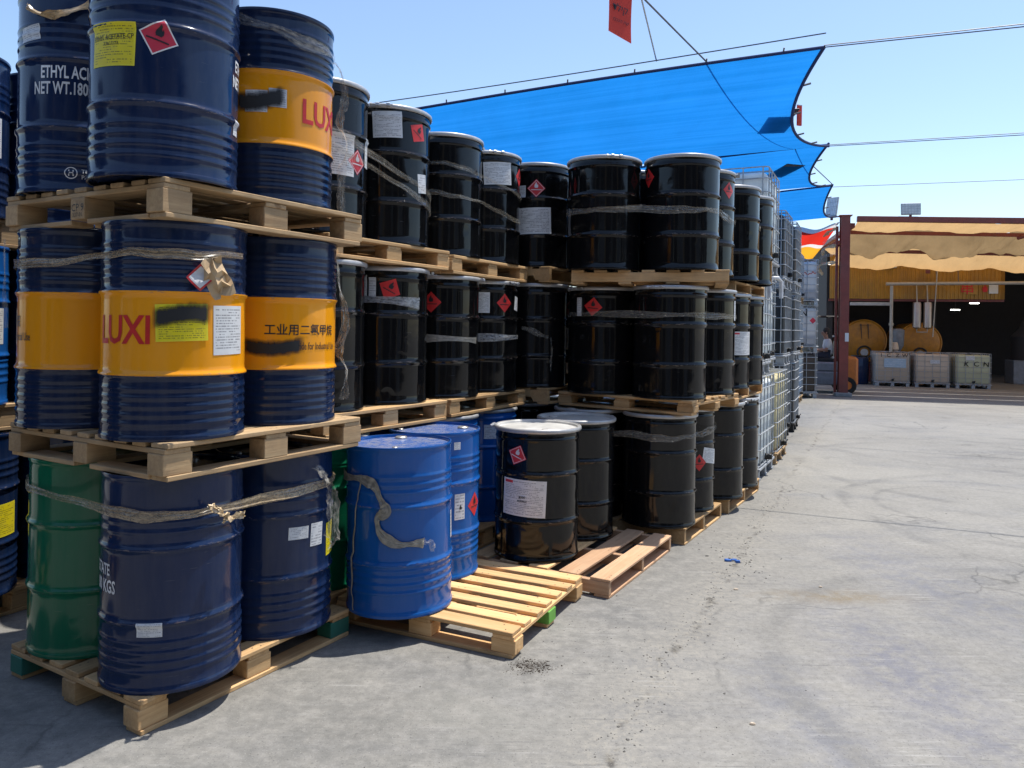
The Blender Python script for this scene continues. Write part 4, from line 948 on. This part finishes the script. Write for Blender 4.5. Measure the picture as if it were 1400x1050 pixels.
# red sign at the cloth edge; boards stand in for shadow patches
b1 = thing('hanging_sign', 'small red sign clipped to the scalloped edge of the blue sail', 'sign', (3.74, 10.0, 4.50), rad(20))
MB().box(-.035, .035, -.012, .012, -.13, .13, .003).build('plate', 'signred', b1)
MB().box(-.04, .04, -.009, .009, .131, .145, .002).build('clip', 'ringgrey', b1)
bd = MB().box(-.18, .18, -.40, .40, .0, .02, .004).build('shadow_board', 'plastic_black'); bd.location = (3.52, 10.15, 4.50); bd.rotation_euler = (0, 0, rad(-8)); tag(bd, 'board standing in for a shadow patch on the blue sail near the scalloped edge', 'board')
bd = MB().box(-.17, .17, -.38, .38, .0, .02, .004).build('shadow_board', 'plastic_black'); bd.location = (4.75, 13.35, 4.50); bd.rotation_euler = (0, 0, rad(10)); tag(bd, 'board standing in for a shadow patch on the blue sail behind the milky tanks', 'board')
# support cables running across the yard
for k, (a, l) in enumerate(((ND[0], 'twin steel cable from the near corner of the blue sail'), (ND[1], 'twin steel cable from the second point of the blue sail'), (ND[2], 'thin steel cable from the third point of the blue sail'))):
    m_ = MB(); d = -perp
    for o in ((0, .05) if k < 2 else (0,)):
        m_.tube([a + Vector((0, 0, o * (.4 + 1.2 * t / 30))) + d * (t * .55) + Vector((0, 0, -.25 * math.sin(t / 30 * math.pi) * .3)) for t in range(0, 31)], .006, 5)
    tag(m_.build('steel_cable', 'cable'), l, 'cable')
m_ = MB(); m_.tube([ND[0] + perp * (SW * i / 30) + Vector((0, -.05, .13 - .22 * math.sin(i / 30 * math.pi))) for i in range(31)], .007, 5); tag(m_.build('steel_cable', 'cable'), 'thin cable carrying the near edge of the blue sail', 'cable')
ca_, cb_ = Vector((.98, 6.55, 4.72)), Vector((6.5, 15.5, ZS + .05)); ce_ = ca_ + (ca_ - cb_).normalized() * 9
m_ = MB(); m_.tube([ce_.lerp(cb_, i / 30) + Vector((0, 0, -.10 * math.sin(i / 30 * math.pi))) for i in range(31)], .009, 6); tag(m_.build('overhead_cable', 'cable'), 'black overhead cable running along the aisle beneath the sky', 'cable')
m_ = MB(); m_.tube([(1.08, 6.72, 4.66), (1.58, 8.55, 4.68)], .008, 5); tag(m_.build('rope', 'ringgrey'), 'short pale rope tied from the overhead cable to the blue sail', 'rope')
# red sign hanging from the overhead cable
fs_ = thing('hanging_sign', 'faded red sign with Hebrew lettering hanging from the overhead cable', 'sign', (.893, 6.55, 4.175), math.atan2(.10, .205))
def fsg(i, j): return ((i - .5) * .235 + .0, .012 * math.sin(j * 5) * (i - .3), -.0 + (-.035 + .0 * i) * (i - .5) * 2 + j * .60)
MB().grid(fsg, 8, 12).build('cloth', 'signred', fs_, True)
MB().grid(lambda i, j: (fsg(i, j)[0], fsg(i, j)[1] + .004, fsg(i, j)[2]), 8, 12).build('backing', 'signred', fs_, True)
flat_text('lettering', 'דליק', 'ink', fs_, (-.01, -.012, .235), (rad(90), rad(9), 0), .085, .004)
flat_text('lettering', 'סכנה אש', 'ink', fs_, (.0, -.012, .13), (rad(90), rad(9), 0), .042, .002)
m_ = MB(); m_.v = [(x * .15 + .03, -.012, .42 + y * .2) for x, y in FLAME]; m_.f = [tuple(range(len(FLAME)))]; m_.build('flame', 'ink', fs_)
MB().tube([(0, .006, .60), (.06, .006, .68)], .005, 5).build('tie', 'cable', fs_)

# ================================================================== RED POST, CANOPY AND WORKSHOP
BA = math.atan2(-.248, .969); BP = Vector((8.5, 19.7, 0))
def B(x, d, z=0): e = Vector((.969, -.248, 0)); m = Vector((.248, .969, 0)); return BP + e * x + m * d + Vector((0, 0, z))
po = thing('steel_post', 'dark red steel post on a concrete foot carrying the canopy corner', 'post', tuple(B(0.09, 0)), BA)
MB().box(-.20, .20, -.20, .20, 0, .10, .012).build('foot', 'concretestep', po)
m_ = MB(); m_.box(-.11, .11, -.13, -.105, .1003, 4.66); m_.box(-.11, .11, .105, .13, .1003, 4.66); m_.box(-.02, .02, -.1045, .1045, .1003, 4.66); m_.build('column', 'beamred', po)
MB().box(-.16, .16, -.16, .16, 4.6605, 4.685, .004).build('cap_plate', 'beamred', po)
MB().box(.02, .11, -.1375, -.1305, 1.42, 1.64, .002).build('notice', 'papersmall', po)
m_ = MB(); m_.tube([(-.19, -.03, .1), (-.19, -.03, 4.4)], .035, 10); m_.build('drain_pipe', 'beamred', po, True)
for z in (1.0, 1.55): MB().lathe([(0, z - .03), (.03, z - .02), (.03, z + .02), (0, z + .03)], 10, (-.245, -.05, 0)).build('clamp', 'ringgrey', po, True)
ww = thing('workshop', 'open-fronted workshop with yellow sheet wall above a dark interior', 'building', tuple(BP), BA)
# dark shell
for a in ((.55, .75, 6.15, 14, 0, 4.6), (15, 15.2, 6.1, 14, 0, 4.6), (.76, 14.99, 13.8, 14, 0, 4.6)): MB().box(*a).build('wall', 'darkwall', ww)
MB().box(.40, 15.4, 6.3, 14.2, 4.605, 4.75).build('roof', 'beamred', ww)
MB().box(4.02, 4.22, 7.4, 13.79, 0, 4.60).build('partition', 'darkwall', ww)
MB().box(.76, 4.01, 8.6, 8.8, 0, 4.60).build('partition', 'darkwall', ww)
# yellow ribbed wall: one sheet with raised ribs, built panel by panel
x = .62; i = 0
while x < 5.75:
    w = .46; x1 = min(x + w, 5.79); m_ = MB(); n_ = 4; pr = []
    for k in range(n_):
        a = x + (x1 - x) * k / n_; s = (x1 - x) / n_; pr += [(a, 6.0), (a + s * .55, 6.0), (a + s * .65, 5.975), (a + s * .9, 5.975)]
    pr.append((x1 - .004, 6.0)); zb = 2.78 + random.uniform(-.006, .006)
    m_.v = [(px, py, z) for z in (zb, 4.30) for px, py in pr]; L = len(pr); m_.f = [(q, q + 1, L + q + 1, L + q) for q in range(L - 1)]
    m_.v += [(px, py + .03, z) for z in (zb, 4.30) for px, py in pr]; m_.f += [(2 * L + q + 1, 2 * L + q, 3 * L + q, 3 * L + q + 1) for q in range(L - 1)]; m_.f += [(q + 1, q, 2 * L + q, 2 * L + q + 1) for q in range(L - 1)]
    m_.build('wall_panel', 'yellowwall', ww); x = x1; i += 1
MB().box(.60, 5.80, 6.04, 6.12, 2.70, 2.775).build('lintel', 'beamred', ww)
MB().box(4.62, 5.02, 5.955, 5.968, 2.93, 3.30).build('emblem_plate', 'yellowwall', ww)
flat_text('emblem', '串', 'inkred', ww, (4.72, 5.952, 3.10), (rad(90), 0, 0), .42, .01); m_ = MB(); m_.v = [(5.23 + x_ * .33, 5.968, 3.12 + y_ * .4) for x_, y_ in FLAME]; m_.f = [tuple(range(len(FLAME)))]; m_.build('emblem', 'inkred', ww)
MB().box(5.34, 5.60, 5.958, 5.970, 2.96, 3.24).build('notice', 'paper', ww)
MB().box(2.28, 2.62, 5.80, 5.972, 3.78, 3.94, .01).build('wall_lamp', 'lampgrey', ww)
MB().box(1.25, 2.45, 5.90, 6.03, 2.55, 2.66, .01).build('lamp_strip', 'ringgrey', ww)
# hanging lit lamps deep inside
for px, pd, pz in ((5.25, 9.0, 2.50), (6.01, 9.5, 2.76)):
    l_ = thing('ceiling_lamp', 'small lit lamp hanging lower, next to the stainless cylinders' if px < 5.5 else 'small lit lamp hanging higher, near the red emblem', 'lamp', tuple(B(px, pd, pz)), BA, 'lit lamps in the dark workshop')
    MB().box(-.14, .14, -.05, .05, 0, .035, .006).build('tube', 'lampglow', l_); MB().box(-.16, .16, -.07, .07, .036, .06, .006).build('housing', 'ringgrey', l_); MB().tube([(0, 0, .06), (0, 0, 4.605 - pz)], .006, 5).build('rod', 'cable', l_)
# pipes
pi_ = thing('pipe_run', 'grey steel pipe crossing the yellow wall with a vertical leg', 'pipe', tuple(B(0, 0)), BA)
MB().tube([(2.25, 5.55, 3.24), (14, 5.55, 3.34)], .055, 12).build('horizontal_pipe', 'steelpipe', pi_, True)
MB().tube([(2.42, 5.55, 3.18), (2.42, 5.55, 0.0)], .05, 12).build('vertical_pipe', 'steelpipe', pi_, True)
MB().tube([(2.42, 5.55, 1.9), (2.42, 5.55, 1.98)], .075, 12).build('flange', 'steelpipe', pi_, True)
MB().tube([(3.72, 5.45, 3.75), (3.60, 5.40, 1.55)], .016, 8).build('hose', 'steelpipe', pi_, True)
for x in (3.72, 4.35): MB().tube([(x, 5.55, 3.30), (x, 5.72, 4.2)], .012, 6).build('hanger', 'cable', pi_)
# yellow horizontal vessels
def vessel(x, r, zc, label, extra=True):
    o = thing('process_tank', label, 'tank', tuple(B(x, 6.45)), BA); m_ = MB()
    rows = [(0, -.10)] + [(r * math.sin(a), -.10 + .14 * (1 - math.cos(a))) for a in [math.pi / 2 * k / 8 for k in range(1, 9)]] + [(r, .3), (r, 1.9), (0, 1.9)]
    m_.lathe(rows, 40); m_.v = [(vx, vz, vy + zc) for vx, vy, vz in m_.v]; m_.f = [tuple(reversed(f)) for f in m_.f]; m_.build('shell', 'yellowtankpaint', o, True, 40)
    for y in (.35, 1.5): MB().box(-r * .7, r * .7, y - .06, y + .06, 0, zc - r * .72).build('saddle', 'beamred', o)
    pts = [(r * 1.0 * math.cos(a), -.0, zc + r * 1.0 * math.sin(a)) for a in [2 * math.pi * k / 40 for k in range(40)]]; MB().tube(pts, .022, 6, True).build('rim', 'yellowtankpaint', o, True)
    pts = [(r * .30 * math.cos(a), -.11, zc - r * .55 + r * .30 * math.sin(a)) for a in [2 * math.pi * k / 24 for k in range(24)]]; MB().tube(pts, .03, 6, True).build('hatch_ring', 'plastic_black', o, True)
    MB().cyl((0, -.13, zc - r * .55), r * .17, .04, 16, 'y').build('hatch_knob', 'ringgrey', o, True)
    return o
v1 = vessel(1.78, .70, 1.38, 'orange yellow round tank with dark streaks, next to the red post')
for dx in (-.12, .10): m_ = MB(); m_.tube([(dx, -.115, 1.95), (dx + .02, -.135, 1.60), (dx + .03, -.13, 1.45)], [.02, .012, .006], 6); m_.build('streak', 'ink', v1, True)
MB().box(-.18, .20, -.145, -.12, 1.90, 1.915).build('streak', 'ink', v1)
vessel(3.48, .66, 1.34, 'orange yellow round tank behind the pair of stainless cylinders')
cy = thing('stainless_vessel', 'pair of shiny stainless cylinders hanging before the yellow round tank', 'vessel', tuple(B(3.38, 5.78)), BA)
for x in (-.155, .155):
    MB().lathe([(0, 1.80), (.07, 1.81), (.125, 1.85), (.125, 2.62), (.11, 2.66), (0, 2.67)], 24, (x, 0, 0)).build('cylinder', 'stainless', cy, True); MB().tube([(x, 0, 2.66), (x, .1, 3.2), (x, .2, 3.3)], .02, 8).build('pipe', 'steelpipe', cy, True)
MB().tube([(-.155, 0, 1.81), (-.155, 0, 1.70), (.155, 0, 1.70), (.155, 0, 1.81)], .02, 8).build('manifold', 'steelpipe', cy, True)
# pump and hopper between the tanks
pu = thing('pump', 'dark pump with a pale funnel between the round tanks', 'pump', tuple(B(2.72, 5.95)), BA)
MB().lathe([(.06, 1.05), (.17, 1.25), (.19, 1.75), (.13, 1.80), (0, 1.8)], 18).build('hopper', 'greymachine', pu, True); MB().box(-.16, .16, -.16, .16, 0, 1.05, .02).build('stand', 'plastic_black', pu)
MB().lathe([(.10, 1.08), (.14, 1.14), (.10, 1.34), (.07, 1.36)], 14, (-.16, -.25, 0)).build('funnel', 'oldtank', pu, True)
dr_ = thing('plastic_barrel', 'dark blue plastic barrel under the streaked round tank', 'barrel', tuple(B(1.45, 5.35)), BA)
MB().lathe([(0, 0), (.25, 0), (.28, .05), (.29, .4), (.28, .8), (.24, .88), (0, .9)], 28).build('body', 'navy', dr_, True); MB().lathe([(.245, .884), (.255, .90), (.25, .92), (.20, .915), (0, .905)], 28).build('lid', 'plastic_black', dr_, True)
# old tanks in a line
for x, t, l, s in ((2.30, 'oldtank', 'old caged tank with a pale blue label and scrawled letters', 1), (3.42, 'oldtank', 'old beige caged tank between two lettered ones', 2), (4.52, 'greentank', 'greenish old caged tank lettered K C N in black', 3)):
    o = ibc(l, tuple(B(x, 5.1)), BA + random.uniform(-.03, .03), t, 'old caged tanks in the workshop shade', 'cagezinc'); o.scale = (1.0, .8, .93)
    if s == 1:
        for k, ch in enumerate(('I', 'C', 'Z', 'W')): flat_text('lettering', ch, 'ink', o, (-.33 + k * .21 + (.04 if k > 1 else 0), -.601, 1.03), (rad(90), 0, 0), .16, .012)
        q_ = MB().grid(lambda i, j: ((i - .5) * .62, 0, (j - .5) * .30), 2, 2).build('label', M_print('pale_blue_label', (.36, .50, .62), (.6, .65, .7), 5, .5), o); q_.location = (.06, -.602, .78)
    if s == 2: q_ = MB().grid(lambda i, j: ((i - .5) * .26, 0, (j - .5) * .12), 2, 2).build('label', 'papersmall', o); q_.location = (.06, -.602, .85)
    if s == 3:
        for k, ch in enumerate('KCN'): flat_text('lettering', ch, 'ink', o, (-.20 + k * .27, -.601, .80), (rad(90), rad(random.uniform(-8, 8)), 0), .22, .012)
        q_ = MB().grid(lambda i, j: ((i - .5) * .24, 0, (j - .5) * .14), 2, 2).build('label', 'paper', o); q_.location = (-.10, -.601, 1.0)
# machinery hinted in the dark bay
mc = thing('mixing_machine', 'dark mixing machine standing in the unlit bay', 'machine', tuple(B(7.2, 8.2)), BA)
MB().box(-.5, .5, -.4, .4, 0, .8, .02).build('cabinet', 'greymachine', mc); MB().lathe([(.42, .805), (.45, 1.6), (.2, 1.9), (.1, 2.2), (0, 2.2)], 24).build('vessel', 'darkwall', mc, True); MB().tube([(.3, -.3, 1.5), (.5, -.35, 2.2), (.5, -.2, 3.2)], .05, 8).build('duct', 'steelpipe', mc, True)
# canopy steel
cn = thing('canopy', 'tan fabric canopy on dark red beams in front of the yellow wall', 'canopy', tuple(B(0, 0)), rot=(0, rad(1.9), BA))
MB().box(.225, 14, -.07, .07, 4.53, 4.67, .004).build('front_beam', 'beamred', cn)
for d, z in ((1.33, 4.37), (2.78, 4.02)): MB().box(.3, 14, d - .025, d + .025, z, z + .10, .004).build('purlin', 'beamred', cn)
MB().box(.10, .22, .19, 6.5, 4.40, 4.52, .004).build('side_beam', 'beamred', cn)
MB().box(14.01, 14.2, -.07, .10, .47, 4.6, .004).build('far_post', 'beamred', cn)
for x in (4.9, 9.4): MB().tube([(x, .08, 4.52), (x - .5, 1.4, 4.35)], .05, 8).build('brace', 'beamred', cn, True)
def cloth(name, d0, d1, z0, z1, mat, sag, sagx, seed, tilt=-.02, ruff=.03):
    rnd = random.Random(seed); ph = [rnd.uniform(0, 6) for _ in range(6)]
    def fn(i, j):
        x = .27 + i * 13.6; t = 4 * j * (1 - j); u = (x % 2.3) / 2.3; sx = 4 * u * (1 - u)
        z = z0 + (z1 - z0) * j - sag * t * (.6 + .4 * math.sin(x * .8 + ph[0])) - sagx * sx * (.4 + j) + tilt * x
        z += ruff * math.sin(x * 3.1 + ph[1] + 3 * j) * (.3 + j) + ruff * .6 * math.sin(x * 7.3 + ph[2] - 4 * j) + ruff * .7 * abs(math.sin(x * 2.2 + ph[3] - 7 * j)) + ruff * .35 * math.sin(x * 15 + ph[4] + 9 * j)
        return (x, d0 + (d1 - d0) * j, z)
    return MB().grid(fn, 170, 18).build(name, mat, cn, True, 80)
cloth('fabric_strip', .09, 1.37, 4.56, 4.50, 'tan_sail', .05, .04, 1, 0, .022)
cloth('fabric_strip', 1.50, 2.82, 4.54, 4.14, 'tan_old', .18, .16, 2, 0, .065)
cloth('fabric_strip', 2.95, 4.18, 4.20, 3.74, 'tan_sail', .05, .05, 3, 0, .024)
cloth('fabric_strip', 4.30, 6.25, 4.10, 4.55, 'tan_sail', .03, .02, 4, 0, .010)
bxx = MB().box(3.02, 3.14, -.02, .02, 3.60, 3.71, .004).build('patch', 'beamred', cn); bxx.location = (-.1, 4.1, -.03)
def flood(name, label, loc, rz, tilt, w=.46, h=.30):
    o = thing('floodlight', label, 'floodlight', loc, rz); m_ = MB().box(-w / 2, w / 2, 0, .05, 0, h, .008).build('housing', 'lampgrey', o); m_.rotation_euler = (tilt, 0, 0)
    q = MB()
    for a in range(6):
        for b in range(4): q.box(-w / 2 + .02 + a * (w - .04) / 6 + .004, -w / 2 + .02 + (a + 1) * (w - .04) / 6 - .004, -.006, -.001, .02 + b * (h - .04) / 4 + .004, .02 + (b + 1) * (h - .04) / 4 - .004)
    q = q.build('lens_grid', 'glass', o); q.rotation_euler = (tilt, 0, 0)
    MB().box(-.03, .03, .0505, .09, -.10, .12, .004).build('bracket', 'beamred', o); return o
flood('f', 'pale floodlight standing on the red canopy beam', tuple(B(1.64, -.03, 4.67)), BA, rad(-6))
flood('f', 'grey floodlight tilted above the red post by the sail corner', tuple(B(-.28, -.10, 4.66)), BA + rad(-35), rad(-14), .30, .52)
# striped awning left of the post
AW = [Vector((6.95, 19.0, 4.28)), Vector((8.42, 19.6, 4.49)), Vector((8.35, 23.2, 4.00)), Vector((9.15, 23.2, 3.88))]
def awn(i, j):
    q = AW[0].lerp(AW[1], i).lerp(AW[2].lerp(AW[3], i), j); q.z += -.10 * math.sin(i * math.pi) * (1 - j) + .03 * math.sin(i * 9 + j * 4); return q
sa_ = MB().grid(awn, 24, 14).build('striped_awning', 'striped_sail', None, True, 80); tag(sa_, 'red and yellow striped awning cloth sagging behind the red post', 'awning')
# tangle of pale rags tied on the post side
for k in range(5):
    z = 4.35 - k * .22; hang('film_clear' if k % 2 else 'film_tan', [tuple(B(-.12, -.05, z)), tuple(B(-.28 - .06 * k, .0, z - .08)), tuple(B(-.42, .1, z - .2 - .03 * k))], .09, ('white rag tied high on the red post', 'tan rag tied under the white rag on the post', 'third rag down the red post, tied beside the striped awning', 'fourth rag down the red post', 'lowest rag tied on the red post')[k], 'rag', name='rag', crease=.012)

# ================================================================== FORKLIFT AND DRIVER
fk = thing('forklift', 'orange and grey forklift parked behind the red post', 'forklift', tuple(B(-.27, 1.35)), BA)
def cbm(name, mat, fn, par=fk): m = MB(); fn(m); return m.build(name, mat, par, True, 30)
cbm('counterweight', 'orange', lambda m: (m.box(.55, .90, -.48, .48, .20, 1.0, .07),))
cbm('chassis', 'greymachine', lambda m: (m.box(-.85, .549, -.47, .47, .22, .58, .03), m.box(-.25, .548, -.42, .42, .581, .84, .04)))
cbm('cowl', 'greymachine', lambda m: (m.box(-.95, -.70, -.44, .44, .582, 1.12, .05),))
cbm('seat', 'plastic_black', lambda m: (m.box(-.10, .40, -.25, .25, .841, .95, .03), m.box(.36, .48, -.25, .25, .951, 1.42, .03)))
cbm('steering_wheel', 'plastic_black', lambda m: (m.tube([(-.50 + .16 * math.cos(a) * .5, .17 * math.sin(a), 1.24 + .16 * math.cos(a) * .86) for a in [2 * math.pi * k / 20 for k in range(20)]], .014, 6, True), m.tube([(-.72, 0, 1.05), (-.50, 0, 1.24)], .02, 6)))
cbm('overhead_guard', 'plastic_black', lambda m: [m.tube([(-.85, s * .42, 1.1), (-.55, s * .42, 2.08), (.45, s * .42, 2.08), (.62, s * .42, .97)], .03, 6) for s in (-1, 1)] + [m.tube([(x, -.42, 2.08), (x, .42, 2.08)], .022, 6) for x in (-.5, -.25, 0, .25, .45)])
cbm('mast', 'greymachine', lambda m: [m.box(-1.14, -1.02, s * .34 - .05, s * .34 + .05, .06, 2.1, .01) for s in (-1, 1)] + [m.box(-1.12, -1.04, -.29, .29, z, z + .08, .005) for z in (.4, 1.2, 2.0)])
for s in (-1, 1):
    cbm('fork', 'zinc', lambda m: (m.box(-2.1, -1.16, s * .24 - .05, s * .24 + .05, .06, .10, .008), m.box(-1.19, -1.15, s * .24 - .05, s * .24 + .05, .101, .6, .008)))
    for x, r in ((-.72, .29), (.60, .23)):
        w_ = cbm('wheel', 'tyre', lambda m: m.lathe([(r * .5, -.08), (r * .92, -.09), (r, -.06), (r, .06), (r * .92, .09), (r * .5, .08), (r * .5, -.08)], 26)); w_.rotation_euler = (rad(90), 0, 0); w_.location = (x, s * .57, r)
        h_ = MB().lathe([(0, -.07), (r * .49, -.06), (r * .49, .06), (0, .07)], 20).build('rim', 'orange', w_, True)
MB().box(.30, .62, -.485, -.4805, .62, .80).build('panel', 'inkred', fk) if False else None
pe = thing('person', 'person in white shirt and dark trousers seated on the forklift', 'person', tuple(B(-.14, 1.33, .93)), BA)
def skin(name, verts, edges, radii, mat, root=0, sub=2):
    me = bpy.data.meshes.new(name); me.from_pydata(verts, edges, []); ob = bpy.data.objects.new(name, me); C.objects.link(ob); ob.parent = pe
    md = ob.modifiers.new('skin', 'SKIN'); md.use_smooth_shade = True
    for sv, r in zip(me.skin_vertices[0].data, radii): sv.radius = (r, r) if not hasattr(r, '__len__') else r
    me.skin_vertices[0].data[root].use_root = True
    ms = ob.modifiers.new('sub', 'SUBSURF'); ms.levels = sub; ms.render_levels = sub
    me.materials.append(M[mat]); return ob
# seated facing local -x, hands on the wheel
bv = [(.05, 0, .10), (.08, 0, .28), (.05, 0, .45), (.02, 0, .53), (-.01, 0, .60), (-.02, 0, .68), (-.015, 0, .77)]; be = [(i, i + 1) for i in range(6)]; br = [.14, .13, .15, .07, .055, (.085, .095), (.07, .085)]
for s in (-1, 1):
    i = len(bv); bv += [(.05, s * .17, .47), (-.02, s * .22, .24), (-.24, s * .18, .22), (-.33, s * .15, .27), (-.39, s * .145, .30)]; be += [(2, i), (i, i + 1), (i + 1, i + 2), (i + 2, i + 3), (i + 3, i + 4)]; br += [.065, .045, .036, .028, (.018, .035)]
    hp = i + 4
    for q, (dx, dy, dz) in enumerate(((-.06, .03, .035), (-.07, .012, .04), (-.07, -.008, .038), (-.06, -.028, .03), (-.01, -.05 * s, .04))):
        j = len(bv); b = Vector(bv[hp]); bv += [tuple(b + Vector((dx * .6, dy, dz * .7))), tuple(b + Vector((dx, dy, dz - .025)))]; be += [(hp, j), (j, j + 1)]; br += [.010, .008]
    j = len(bv); bv += [(-.02, s * .10, .08), (-.44, s * .13, .06), (-.46, s * .13, -.32), (-.56, s * .13, -.35)]; be += [(0, j), (j, j + 1), (j + 1, j + 2), (j + 2, j + 3)]; br += [.085, .06, .042, .035]
skin('body', bv, be, br, 'skin')
sv_ = [(.05, 0, .06), (.08, 0, .28), (.05, 0, .46), (.03, 0, .52)]; se = [(0, 1), (1, 2), (2, 3)]; sr = [.165, .155, .165, .085]
for s in (-1, 1):
    i = len(sv_); sv_ += [(.05, s * .18, .47), (-.01, s * .22, .27)]; se += [(2, i), (i, i + 1)]; sr += [.085, .068]
skin('shirt', sv_, se, sr, 'shirt')
tv = [(.05, 0, .06)]; te = []; trr = [.155]
for s in (-1, 1):
    j = len(tv); tv += [(-.02, s * .10, .08), (-.44, s * .13, .06), (-.46, s * .13, -.26)]; te += [(0, j), (j, j + 1), (j + 1, j + 2)]; trr += [.105, .078, .062]
skin('trousers', tv, te, trr, 'trousers')
hr = MB().lathe([(.0, .115), (.06, .10), (.09, .06), (.098, .0), (.092, -.05), (.08, -.08)], 20, (.012, 0, .745)).build('hair', 'hair', pe, True); hr.scale = (1, .9, 1)
for s in (-1, 1): MB().lathe([(0, -.03), (.02, -.015), (.022, .01), (0, .03)], 8, (.0, s * .093, .70)).build('ear', 'skin', pe, True); MB().lathe([(0, -.012), (.012, 0), (0, .012)], 8, (-.098, s * .033, .715)).build('eye', 'ink', pe, True)
MB().lathe([(0, -.03), (.018, -.02), (.008, .03), (0, .035)], 8, (-.108, 0, .69)).build('nose', 'skin', pe, True); MB().box(-.108, -.092, -.022, .022, .635, .644, .003).build('mouth', 'inkred', pe)

# ================================================================== WAREHOUSE ACROSS THE YARD (behind the photographer)
wh = thing('warehouse', 'long dark warehouse front across the yard behind the photographer', 'building', (0, -6.5, 0), rad(6))
for k in range(14):
    x = -28 + k * 4.0; MB().box(x, x + .9, 0, .6, 0, 6.0).build('column', 'tanpaper' if k % 2 else 'concretestep', wh); MB().box(x + .901, x + 3.999, .8, 1.0, 0, 4.4).build('shutter', 'darkwall' if k % 3 else 'greymachine', wh); MB().box(x + .901, x + 3.999, .3, .8, 4.401, 6.0).build('fascia', 'darkwall', wh)
MB().box(-29, 29, -10, .9, 6.001, 6.4).build('roof', 'greymachine', wh)

# ================================================================== SMALL THINGS ON THE GROUND
rd = random.Random(3)
def grit(label, cat, name, mat, n, place, smin, smax, flat=.5):
    m = MB()
    for _ in range(n):
        x, y = place(); s = rd.uniform(smin, smax) * (1 if rd.random() < .85 else 1.8); a = rd.uniform(0, 6.28); k = len(m.v)
        pts = [(math.cos(a + t) * s * rd.uniform(.6, 1.2), math.sin(a + t) * s * rd.uniform(.6, 1.2)) for t in (0, 1.3, 2.6, 3.9, 5.1)]
        m.v += [(x + p, y + q, .0) for p, q in pts] + [(x + p * .6, y + q * .6, s * flat * rd.uniform(.5, 1.1)) for p, q in pts]
        m.f += [tuple(k + 5 + t for t in range(5))] + [(k + t, k + (t + 1) % 5, k + 5 + (t + 1) % 5, k + 5 + t) for t in range(5)]
    return tag(stuff(m.build(name, mat)), label, cat)
def crackline():
    t = rd.random(); return .36 + 2.6 * t + rd.gauss(0, .07), 2.87 + 5.27 * t + rd.gauss(0, .07)
grit('dark grit gathered along the slab joint beside the stacks', 'grit', 'grit', 'stone', 420, crackline, .002, .006)
grit('coarser dark crumbs in the joint beside the blue scrap', 'grit', 'grit', 'stone', 70, lambda: (1.66 + rd.gauss(0, .12), 5.45 + rd.gauss(0, .25)), .003, .010)
grit('dirt clump spilled before the corner of the yellow pallet', 'dirt', 'dirt', 'leaf', 420, lambda: (.12 + rd.gauss(0, .055), 3.72 + rd.gauss(0, .04)), .001, .0038, .8)
grit('scattered crumbs on the open yard floor', 'grit', 'grit', 'stone', 150, lambda: (rd.uniform(-.9, 6), rd.uniform(2.3, 14)), .002, .006)
grit('crumbs in front of the yellow pallet', 'grit', 'grit', 'stone', 140, lambda: (.55 + rd.gauss(0, .4), 3.95 + rd.gauss(0, .4)), .002, .005)
m_ = MB()
for k in range(5):
    x, y = 1.617 + rd.gauss(0, .03), 5.449 + rd.gauss(0, .025); s = rd.uniform(.008, .02); a = rd.uniform(0, 6); m_.box(x - s, x + s, y - s * .5, y + s * .5, .0, rd.uniform(.006, .018), .002)
tag(stuff(m_.build('plastic_scrap', 'bluescrap')), 'bright blue plastic scrap lying by the slab joint', 'scrap')
for (x, y, s), l in zip(((1.46, 4.86, .016), (2.03, 4.93, .012), (1.04, 3.2, .013)), ('pale bottle cap lying left of the joint', 'white chip in the brown stain on the yard floor', 'pale crushed wrapper on the yard floor')):
    MBo = MB().lathe([(0, .006), (s * .7, .008), (s, .004), (s, 0), (0, 0)], 9); q_ = MBo.build('litter', 'oldtank'); q_.location = (x, y, .0005); q_.scale = (1, .6, 1); tag(q_, l, 'litter')
print('objects', len(bpy.data.objects))
